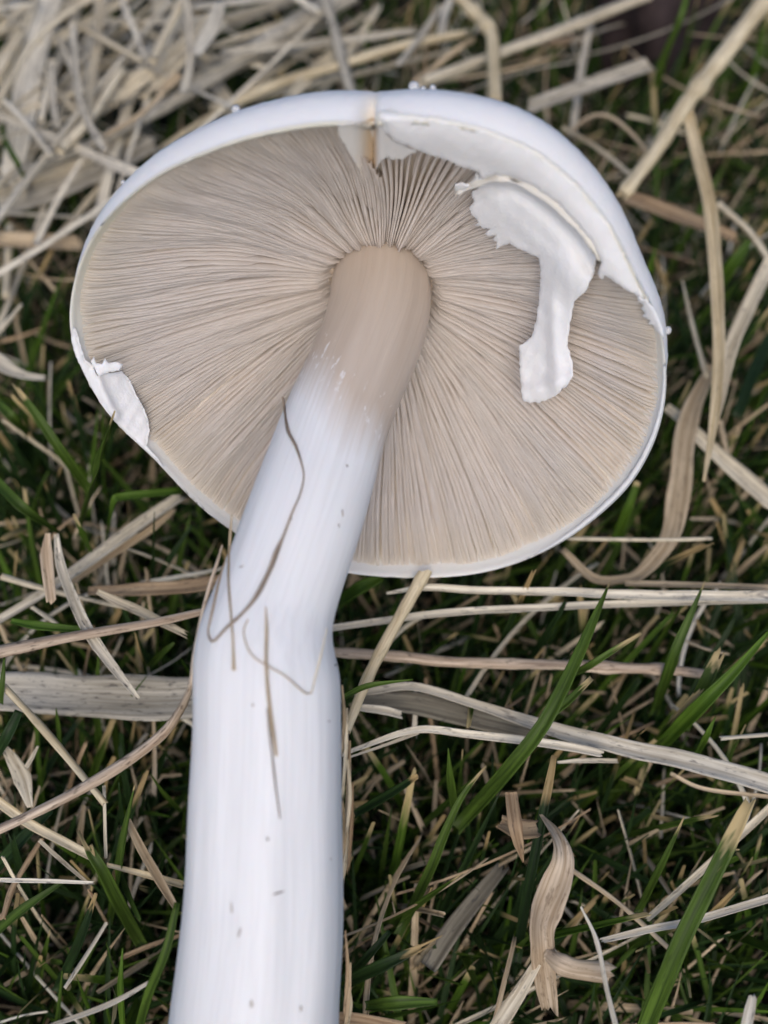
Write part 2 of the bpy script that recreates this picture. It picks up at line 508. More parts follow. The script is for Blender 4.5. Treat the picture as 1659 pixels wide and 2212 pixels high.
def build_cap():
    nph = 540
    ph = np.linspace(0, 2 * math.pi, nph, endpoint=False)
    R = Rim(ph)
    dc = angd(ph, PHC)
    bulge = np.where(np.cos(ph) < 0, .0022 * np.clip(np.sin(ph), 0, 1) ** 1.1, (.0021 + .0008 * np.clip(np.cos(ph) * 2, 0, 1)) * np.clip(np.sin(ph) + .12, 0, 1) ** .6) + .0002
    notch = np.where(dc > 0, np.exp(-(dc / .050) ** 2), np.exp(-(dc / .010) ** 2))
    rows, tint = [], []
    W1, W2 = Wave(11, 3), Wave(12, 26)
    # outer skin from apex to rim
    th = np.r_[np.linspace(math.pi / 2, .3, 34)[:-1], np.linspace(.3, 0, 16)]
    for t in th:
        sup = .92 + .08 * math.cos(t)
        rho = (R * np.cos(t) ** .80 + bulge * (t / .2) * math.exp(1 - t / .2)) * (1 + .006 * W1(ph * 1.0, t * 3) * math.cos(t) + .0006 * W2(ph * 4, t * 30))
        if t < .12: rho = rho - (1 - t / .12) * .0004
        z = -HD * math.sin(t) * (1 + .02 * W1(ph, 2.0))
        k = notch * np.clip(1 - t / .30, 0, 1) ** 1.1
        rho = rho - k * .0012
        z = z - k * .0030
        P = loc2w(rho, ph, z)
        rows.append(P)
        w = np.ones((nph, 3)) * (1.0, 1.0, 1.0)
        cream = .8 * np.clip(1 - t / .02, 0, 1) * sstep(-.3, .5, np.sin(ph))[:, None]
        w = w * (1 - cream) + cream * np.array([1.0, .95, .78])
        w = w * (1 - k[:, None] * .85) + (k[:, None] * .85) * np.array([.96, .84, .66])  # notch tint: ochre stain plus the crease's shade put into the colour
        tint.append(w)
    # the lip, then the flesh the gills hang from
    for rf, z in ((.996, .0002), (.990, .0000), (.985, -.0006), (.980, -.0016)):
        rows.append(loc2w(R * rf - notch * .0012, ph, z - notch * .0034))
        upf = sstep(-.3, .5, np.sin(ph))[:, None]; w = upf * np.array([1.0, .94, .74]) + (1 - upf) * np.array([1.0, .985, .94]); w = w * (1 - notch[:, None] * .9) + notch[:, None] * .9 * np.array([.95, .82, .62])  # lip carries the same stain and painted crease shade
        tint.append(w)
    for u in np.r_[np.linspace(.95, .19, 30), .15, .05]:
        rows.append(loc2w(R * u, ph, np.full(nph, edge_z(u) - gill_h(u, ph))))
        tint.append(np.tile([.97, .88, .76] if u > .26 else [.84, .70, .56], (nph, 1)))  # darker brown next to the stem paints in the shade of the trench
    V = np.vstack(rows); 
    return mesh_obj('cap', V, grid_faces(len(rows), nph, True), 'cap', parent=mush, attrs={'tint': np.vstack(tint)}), V, len(rows), nph
cap, capV, cap_nr, cap_np = build_cap()

GW5 = Wave(25, 8, 9, 16)
GW1, GW2, GW3, GW4 = Wave(21, 7, 7, 6), Wave(22, 24, 9, 10), Wave(23, 15, 7, 9), Wave(24, 60, 9, 14)
def gill_strip(phk, u0, k, pitch_n, dens=1.0):
    n = 22
    d_ = float(angd(phk, PHC))
    umax = .984
    if -.02 < d_ < .17: umax = min(.99, .66 + max(d_, 0) / .17 * .32)
    if -.16 < d_ <= -.02: umax = .74 + (-.02 - d_) / .14 * .22
    if u0 > umax - .06: return None
    u = np.linspace(u0, umax, n)
    r = np.random.default_rng(1000 + k)
    dphi = (.014 * GW1(phk, u * 1.0) + .004 * GW5(phk, u) * (.4 + u)) * sstep(.15, .4, u)
    upper = np.exp(-(angd(phk, PHC + .75) / .6) ** 2)
    dphi = dphi + upper * .032 * np.sin(u * 7 + 1.2) * sstep(.25, .6, u)
    dphi = dphi + .0009 * Wave(3000 + k, 14)(u)
    ph = phk + dphi
    R = Rim(ph)
    pitch = 2 * math.pi * u * R / pitch_n / dens
    te, tb = np.minimum(.68 * pitch, .00033), np.minimum(.90 * pitch, .00042)
    jit = r.uniform(-.00015, .00012) + .00013 * GW2(phk * 2.3, u * 2) + .00040 * GW3(phk * 1.7, u) + .00008 * Wave(5000 + k, 55)(u)
    ease = sstep(0, .10, (u - u0)) if u0 > .3 else sstep(0, .03, (u - u0)) * .9 + .1
    gh = gill_h(u, ph)
    ze = edge_z(u) - .0005 * sstep(.955, .985, u) + jit * sstep(1.0, .9, u) - gh * (1 - ease) * .95
    zb = edge_z(u) - gh - .0006
    V, A = [], []
    rho = u * R
    tang = np.c_[-np.sin(ph), np.cos(ph)]
    lean = r.uniform(-.16, .16) * pitch                              # gills lean a little to one side
    for (dz, half, y, ln) in ((zb, -tb / 2, 0, 0), ((ze * .35 + zb * .65), -tb * .42, .35, .35), (ze - .00006, -te / 2, .95, 1), (ze, te * 0, 1, 1), (ze - .00006, te / 2, .95, 1), ((ze * .35 + zb * .65), tb * .42, .35, .35), (zb, tb / 2, 0, 0)):
        V.append(loc2w(rho, ph + (half + lean * ln) / np.maximum(rho, .002), dz))
        A.append(np.c_[u, np.full(n, y), np.full(n, k * 1.37)])
    V = np.stack(V, 1).reshape(-1, 3); A = np.stack(A, 1).reshape(-1, 3)
    return V, grid_faces(n, 7), A

def build_gills():
    NF = 172
    def warp(t):
        # fewer, wider-set gills just beside the cleft
        d = angd(t, PHC - .30)
        return t
    base = np.linspace(0, 2 * math.pi, NF, endpoint=False)
    # thin out beside the cleft: keep every second one there
    cnt = 0
    stuffV, stuffF, stuffA, off = [], [], [], 0
    for i, p in enumerate(base):
        p = p + rng.uniform(-.12, .12) * 2 * math.pi / NF
        d = float(angd(p, PHC))
        wide = -.62 < d < .02
        V, Fc, A = gill_strip(p, .185 + rng.uniform(-.004, .012) + .008 * math.exp(-(float(angd(p, 2.95)) / .5) ** 2), cnt, NF, 1.0)
        mesh_obj('gill', V, Fc, 'gill', parent=cap, attrs={'gu': A}); cnt += 1
        q = p + math.pi / NF
        if not (-.50 < d < .0):
            if cnt >= 300:
                gs = gill_strip(q, .34 + rng.uniform(-.06, .16), cnt + i, NF * 2)
                if gs is not None:
                    stuffV.append(gs[0]); stuffA.append(gs[2]); stuffF += [tuple(a + off for a in f) for f in gs[1]]; off += len(gs[0])
                continue
            gs = gill_strip(q, .34 + rng.uniform(-.06, .16), cnt, NF * 2)
            if gs is None: continue
            V, Fc, A = gs
            mesh_obj('gill', V, Fc, 'gill', parent=cap, attrs={'gu': A}); cnt += 1
        for s in (-.5, .5):
            if (-.50 < d < .0) and s > 0: continue
            gs = gill_strip(q + s * math.pi / NF, .60 + rng.uniform(-.10, .20), 2000 + i * 2 + int(s > 0), NF * 4)
            if gs is None: continue
            V, Fc, A = gs
            stuffV.append(V); stuffA.append(A); stuffF += [tuple(a + off for a in f) for f in Fc]; off += len(V)
    mesh_obj('short_gill_fringe', np.vstack(stuffV), stuffF, 'gill', parent=cap, attrs={'gu': np.vstack(stuffA)}, kind='stuff')
build_gills()

# stem: (centre x, y, depth, horizontal width) measured on the photo
STEM = [(824, 560, .1800, 205), (825, 590, .1745, 214), (824, 625, .1690, 219), (815, 700, .1630, 228), (775, 800, .1565, 234), (729, 900, .1512, 242), (697, 1000, .1478, 254), (664, 1100, .1450, 266),
        (630, 1200, .1432, 268), (594, 1300, .1418, 275), (579, 1355, .1411, 291), (575, 1405, .1407, 309), (577, 1452, .1404, 320), (578, 1500, .1402, 322), (578, 1600, .1400, 325), (572, 1750, .1402, 337), (572, 1900, .1406, 347),
        (564, 2050, .1412, 363), (549, 2200, .1418, 371), (541, 2350, .1425, 392), (534, 2500, .1432, 415), (530, 2600, .1436, 395), (527, 2660, .1438, 300), (526, 2690, .1439, 150), (526, 2698, .1439, 20)]
def build_stem():
    S_ = np.array(STEM, float)
    n, seg = 190, 72
    C = catmull(S_, n)
    ker = np.exp(-(np.arange(-9, 10) / 4.5) ** 2); ker /= ker.sum()
    for q in range(4):
        C[:, q] = np.convolve(np.pad(C[:, q], 9, mode='reflect', reflect_type='odd'), ker, 'valid')
    P = np.array([at(c[0], c[1], c[2]) for c in C])
    slope = np.gradient(C[:, 0]) / (np.gradient(C[:, 1]) + 1e-9)
    cosv = 1 / np.sqrt(1 + np.clip(slope, -1, 1) ** 2)
    R = np.maximum(C[:, 3], 4) * cosv * C[:, 2] / F / 2 * .985
    k2 = np.exp(-(np.arange(-45, 46) / 20.0) ** 2); k2 /= k2.sum()
    Psm = np.stack([np.convolve(np.pad(P[:, q], 45, mode='reflect', reflect_type='odd'), k2, 'valid') for q in range(3)], 1)
    T, Sd, U = frames(Psm, np.tile(-FWD, (n, 1)))
    L = np.r_[0, np.cumsum(np.linalg.norm(np.diff(P, axis=0), axis=1))]
    cosv = np.abs(Sd @ RIGHT)
    R = np.maximum(C[:, 3], 4) * cosv * C[:, 2] / F / 2 * .99
    a = np.arange(seg) / seg * 2 * math.pi
    w1, w2, w3 = Wave(31, 3, 6, 60), Wave(32, 11, 8, 25), Wave(33, 2, 5, 140)
    rows, A, tone = [], [], []
    for i in range(n):
        k = R[i] * (1 + .012 * (w1(np.cos(a) * 2 + np.sin(a), L[i] * 1.5)) + .0035 * w2(a, L[i] * 4) + .006 * w3(np.sin(a), L[i]))
        rows.append(P[i] + (k * np.cos(a))[:, None] * Sd[i] + (k * np.sin(a))[:, None] * U[i])
        A.append(np.c_[np.full(seg, L[i]), k * np.cos(a), k * np.sin(a)])
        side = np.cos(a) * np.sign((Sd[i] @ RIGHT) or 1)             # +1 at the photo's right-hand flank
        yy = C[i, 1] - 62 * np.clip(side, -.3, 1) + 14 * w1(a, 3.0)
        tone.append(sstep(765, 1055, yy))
    V = np.vstack(rows)
    Fc = grid_faces(n, seg, True)
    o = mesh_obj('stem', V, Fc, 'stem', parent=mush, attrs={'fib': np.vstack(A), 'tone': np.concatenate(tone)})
    return o, BVHTree.FromPolygons(V.tolist(), Fc)
stem, stem_bvh = build_stem()

def stem_hit(px, py, lift=.00015):
    r = ray(px, py)
    h = stem_bvh.ray_cast(Vector(CAM), Vector(r).normalized(), .5)
    if h[0] is None: return None, None
    nn = np.array(h[1])
    if nn @ r > 0: nn = -nn
    return np.array(h[0]) + nn * lift, nn
def blob(name, p, nn, rx, ry, rz, mat, ang=0.0, parent=None, seed=0, **kw):
    """small flattened lump on a surface"""
    t = np.cross(nn, RIGHT); t /= np.linalg.norm(t); s = np.cross(nn, t)
    t, s = t * math.cos(ang) + s * math.sin(ang), s * math.cos(ang) - t * math.sin(ang)
    V = []
    w = Wave(seed + 77, 2.2)
    for i in range(7):
        th = math.pi * i / 6
        for j in range(10):
            f = 2 * math.pi * j / 10
            k = 1 + (.16 if mat != 'water' else .02) * w(math.cos(f) * 2, math.sin(f) * 2 + i * .3)
            V.append(p + t * rx * k * math.sin(th) * math.cos(f) + s * ry * k * math.sin(th) * math.sin(f) + nn * rz * math.cos(th))
    return mesh_obj(name, V, grid_faces(7, 10, True), mat, parent=parent, **kw)

PXM = .145 / F
for i, (x, y, a, b_, an, mt) in enumerate([(521, 1224, 10, 3.2, .25, 'tone'), (750, 1006, 4, 5, 0, 'speck'), (740, 1108, 4, 14, .1, 'tone'), (732, 1135, 3, 8, .2, 'tone'), (578, 1812, 4, 6, .2, 'speck'),
        (601, 1929, 20, 4, .06, 'speck'), (500, 1960, 3.5, 20, .05, 'tone'), (517, 2015, 4, 16, -.3, 'tone'), (543, 2168, 6, 15, 0, 'tone'), (650, 2178, 5, 13, .1, 'tone'),
        (714, 1856, 3, 4, 0, 'speck'), (546, 1523, 3, 5, -.6, 'speck'), (710, 1558, 2, 2, 0, 'black'), (628, 1120, 4.5, 4.5, 0, 'black'),
        (724, 1437, 4, 2, -.7, 'black'), (476, 1372, 4.5, 4, 0, 'black')]):
    p, nn = stem_hit(x, y, 0.0)
    if p is None: continue
    if mt == 'tone':
        if 'stain' not in M: M['stain'] = plain('pale_brown_stain', (.56, .52, .47), .8, 2500, .2)
        mt = 'stain'
    blob('speck', p, nn, b_ * PXM * .6, a * PXM * .6, .00007 if mt != 'black' else .0002, mt, an, parent=stem, seed=i)

# veil tissue: outlines measured on the photo, laid just in front of the gills
def patch(name, poly, off, thick, parent, mat='veil', tint=(1, 1, 1), step=7.0, bend=None, noise_amp=.00012, seed=0, tintf=None, depthf=None):
    poly = [np.array(p, float) for p in poly]
    B = []
    for i in range(len(poly)):
        a, b = poly[i], poly[(i + 1) % len(poly)]
        m = max(1, int(np.linalg.norm(b - a) / step))
        B += [a + (b - a) * k / m for k in range(m)]
    B = np.array(B)
    r = np.random.default_rng(seed)
    B = B + r.normal(0, .9, B.shape)
    nb = len(B)
    xs, ys = np.arange(B[:, 0].min(), B[:, 0].max(), step), np.arange(B[:, 1].min(), B[:, 1].max(), step)
    G = np.array([(x + (step / 2 if j % 2 else 0), y) for j, y in enumerate(ys) for x in xs])
    x1, y1 = B[:, 0], B[:, 1]; x2, y2 = np.roll(x1, -1), np.roll(y1, -1)
    ins = []
    for g in G:
        c = ((y1 > g[1]) != (y2 > g[1])) & (g[0] < (x2 - x1) * (g[1] - y1) / (y2 - y1 + 1e-12) + x1)
        d = np.hypot(x1 - g[0], y1 - g[1]).min()
        if c.sum() % 2 == 1 and d > step * .5: ins.append(g)
    pts = [Vector(p) for p in B] + [Vector(p) for p in ins]
    res = delaunay_2d_cdt(pts, [(i, (i + 1) % nb) for i in range(nb)], [list(range(nb))], 1, 1e-5)
    v2 = np.array([tuple(v) for v in res[0]]); tri = [tuple(f) for f in res[2]]
    w = Wave(seed + 41, .05, 9, .05); w2 = Wave(seed + 42, .16, 9, .16)
    front, back, tt = [], [], []
    ecnt = {}
    for f in tri:
        for a, b in zip(f, f[1:] + f[:1]): ecnt[tuple(sorted((a, b)))] = ecnt.get(tuple(sorted((a, b))), 0) + 1
    rimv = {v for e, c in ecnt.items() if c == 1 for v in e}
    for i, (x, y) in enumerate(v2):
        d = depthf(x, y) if depthf else surf_depth(x, y)
        o = off(x, y) if callable(off) else off
        o += noise_amp * (w(x, y) + .6 * w2(x, y))
        th = thick * (.25 if i in rimv else 1)
        front.append(at(x, y, d - o - th / 2)); back.append(at(x, y, d - o + th / 2))
        tt.append(tintf(x, y) if tintf else tint)
    nv = len(v2)
    # wind triangles towards the viewer
    Fc = []
    for f in tri:
        a, b, c = (front[k] for k in f)
        nn = np.cross(b - a, c - a)
        if nn @ (CAM - a) < 0: f = f[::-1]
        Fc.append(f); Fc.append(tuple(k + nv for k in f[::-1]))
    for (a, b), c in ecnt.items():
        if c == 1: Fc.append((a, b, b + nv, a + nv))
    return mesh_obj(name, np.vstack([front, back]), Fc, mat, parent=parent, attrs={'tint': np.array(tt + tt)})

def seg_dist(x, y, line):
    best = 1e9
    for (x1, y1), (x2, y2) in zip(line, line[1:]):
        dx, dy = x2 - x1, y2 - y1
        t = max(0, min(1, ((x - x1) * dx + (y - y1) * dy) / (dx * dx + dy * dy)))
        best = min(best, math.hypot(x - x1 - t * dx, y - y1 - t * dy))
    return best

OUT_ARC = [(811, 262), (816, 240), (840, 236), (870, 246), (950, 254), (1052, 278), (1155, 322), (1245, 394), (1320, 486), (1368, 584), (1398, 648)]
INN_ARC = [(1380, 640), (1345, 622), (1322, 604), (1306, 596), (1300, 606), (1292, 590), (1299, 568), (1292, 548), (1276, 520), (1245, 482), (1205, 440), (1155, 404), (1110, 384), (1072, 377), (1040, 388), (1034, 372),
           (1000, 362), (960, 345), (905, 326), (860, 308), (832, 286)]
RIDGE = [(984, 412), (1008, 402), (1040, 388), (1075, 379), (1110, 385), (1160, 409), (1210, 449), (1250, 490), (1280, 530), (1294, 562)]
def band_off(x, y):
    d1 = seg_dist(x, y, OUT_ARC)
    return .0006 + .0032 * float(sstep(0, 70, d1)) + .0004 * math.sin(d1 * .07)
veil = patch('veil_band', OUT_ARC + INN_ARC, band_off, .0007, mush, seed=1, noise_amp=.00005, tintf=lambda x, y: tuple(1 - float(sstep(11, 2, seg_dist(x, y, OUT_ARC))) * np.array([0, .035, .16])))
FLAP = [(1018, 418), (1040, 396), (1075, 386), (1110, 392), (1158, 415), (1207, 455), (1246, 495), (1274, 533), (1288, 560), (1284, 590), (1266, 628), (1242, 650), (1233, 692), (1226, 740), (1237, 785), (1238, 812),
        (1226, 832), (1200, 855), (1165, 871), (1132, 867), (1126, 845), (1122, 792), (1122, 746), (1136, 737), (1150, 724), (1159, 690), (1164, 640), (1168, 600), (1164, 556), (1142, 548), (1120, 538), (1100, 526), (1086, 530),
        (1070, 541), (1075, 522), (1062, 519), (1072, 508), (1056, 512), (1046, 506), (1058, 494), (1042, 494), (1036, 488), (1024, 488), (1034, 478), (1018, 464), (1015, 448), (1024, 434)]
def flap_off(x, y):
    d = seg_dist(x, y, RIDGE)
    tail = float(sstep(560, 700, y))
    groove = -.0014 * math.exp(-((d - 22) / 16) ** 2)
    fold = .0010 * math.exp(-((x - (1196 + (y - 700) * .06)) / 16) ** 2) * tail
    lower = .0010 * math.exp(-((y - 835 + (x - 1180) * .35) / 20) ** 2)
    belly = .0016 * math.exp(-(((x - 1225) / 45) ** 2 + ((y - 590) / 50) ** 2))
    return .0022 + groove + fold + lower + belly + .0012 * float(sstep(20, 90, d)) + .0016 * tail
patch('veil_flap', FLAP, flap_off, .0004, veil, seed=2, step=6.0, noise_amp=.00007)
tag_off = lambda x, y: .0030
patch('veil_tatter', [(1372, 634), (1396, 646), (1414, 668), (1430, 704), (1436, 730), (1424, 722), (1410, 704), (1400, 700), (1404, 692), (1388, 684), (1394, 676), (1384, 668), (1390, 658), (1378, 652)], .0012, .0006, veil, seed=15, step=5, noise_amp=.00005)
patch('veil_tatter', [(984, 398), (996, 394), (1016, 398), (1026, 384), (1030, 368), (1036, 382), (1046, 388), (1030, 400), (1008, 408), (990, 416), (981, 408)], .0034, .0006, veil, seed=5, step=5)
def ridge_obj():
    P = []
    for k, (x, y) in enumerate(RIDGE):
        P.append(at(x, y, surf_depth(x, y) - .0031))
    P = catmull(P, 70)
    wv = Wave(55, 700)
    W = .00075 * (1 + .25 * wv(np.linspace(0, .04, 70)))
    W[:4] *= np.linspace(.3, 1, 4); W[-6:] *= np.linspace(1, .4, 6)
    V, Fc, A = stalk_mesh(P, W, 10, .9, seed=4, nrm=np.tile(-FWD, (70, 1)), hollow=False)
    mesh_obj('veil_ridge', V, Fc, 'veil', parent=veil, attrs={'tint': np.tile([1.0, .945, .83], (len(V), 1))})
    P2 = P + UP * -.00042 + FWD * .0001
    V, Fc, A = stalk_mesh(P2[:60], W[:60] * .7, 10, .9, seed=6, nrm=np.tile(-FWD, (60, 1)), hollow=False)
    mesh_obj('veil_ridge', V, Fc, 'veil', parent=veil, attrs={'tint': np.tile([.98, .93, .84], (len(V), 1))})
ridge_obj()
# tissue either side of the cleft, sinking into it
def cleft_off(x, y):
    d = abs(x - 806)
    return .0018 - .0044 * math.exp(-(d / 24.0) ** 2)
def cleft_tint(x, y):  # brown in the fold: stain and its warm shade, both put into the colour
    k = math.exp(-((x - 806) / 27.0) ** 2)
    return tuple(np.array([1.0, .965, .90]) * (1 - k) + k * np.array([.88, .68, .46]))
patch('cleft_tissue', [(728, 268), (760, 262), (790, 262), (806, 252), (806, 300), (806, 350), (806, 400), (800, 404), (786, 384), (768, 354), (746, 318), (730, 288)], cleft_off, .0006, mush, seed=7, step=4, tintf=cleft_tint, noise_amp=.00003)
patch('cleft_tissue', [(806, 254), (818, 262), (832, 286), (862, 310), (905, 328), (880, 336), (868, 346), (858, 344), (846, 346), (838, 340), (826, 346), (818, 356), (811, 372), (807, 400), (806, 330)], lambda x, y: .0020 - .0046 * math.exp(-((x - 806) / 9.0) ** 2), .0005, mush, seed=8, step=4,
      tintf=lambda x, y: tuple(np.array([1.0, .97, .92]) * (1 - math.exp(-((x - 806) / 7.0) ** 2)) + math.exp(-((x - 806) / 7.0) ** 2) * np.array([.86, .64, .42])), noise_amp=.00003)  # this side browns likewise, fold shade painted in with the stain
# veil remnant on the opposite margin
LARC = [(158, 700), (152, 730), (162, 765), (192, 830), (228, 888), (273, 937), (322, 980), (362, 1022)]
patch('veil_remnant', LARC + [(338, 986), (324, 972), (318, 962), (322, 930), (320, 902), (306, 872), (292, 846), (276, 812), (262, 802), (236, 806), (222, 800), (210, 812), (200, 790), (184, 776), (176, 752), (168, 722)],
      lambda x, y: .0009 + .0008 * math.exp(-(seg_dist(x, y, [(205, 800), (225, 850), (250, 895)]) / 8) ** 2), .0006, mush, seed=11, step=6, noise_amp=.0001)
patch('veil_remnant', [(196, 780), (202, 770), (208, 783), (222, 786), (226, 772), (234, 784), (250, 782), (267, 788), (258, 800), (232, 806), (212, 812), (204, 796)], lambda x, y: .0024 + (x - 200) * .00002, .0005, mush, seed=12, step=5)

# ------------------------------------------------------------------ things: traced straws, leaves and grass
def straw(name, label, pts, w, mat, z, cat='straw', form='stalk', n=None, group=None, **kw):
    n = n or max(10, min(48, 7 * len(pts)))
    P = px_path(pts, z, n)
    W = px_width(P, w)
    sd = abs(hash_s(label)) % 99991
    nodes = kw.pop('nodes', ())
    if form == 'stalk':
        V, Fc, A = stalk_mesh(P, W, kw.pop('seg', 10), kw.pop('flat', .85), nodes, sd, hollow=kw.pop('hollow', True))
    else:
        r = np.random.default_rng(sd)
        kw.setdefault('fray', float(W[-1]) * .35)
        V, Fc, A = leaf_mesh(P, W * (1.15 if cat != 'grass blade' else .92), seed=sd, **kw)
    return mesh_obj(name, V, Fc, mat, attrs=A, label=label, cat=cat, group=group)
def hash_s(s):
    h = 17
    for c in s: h = (h * 31 + ord(c)) % 1000003
    return h

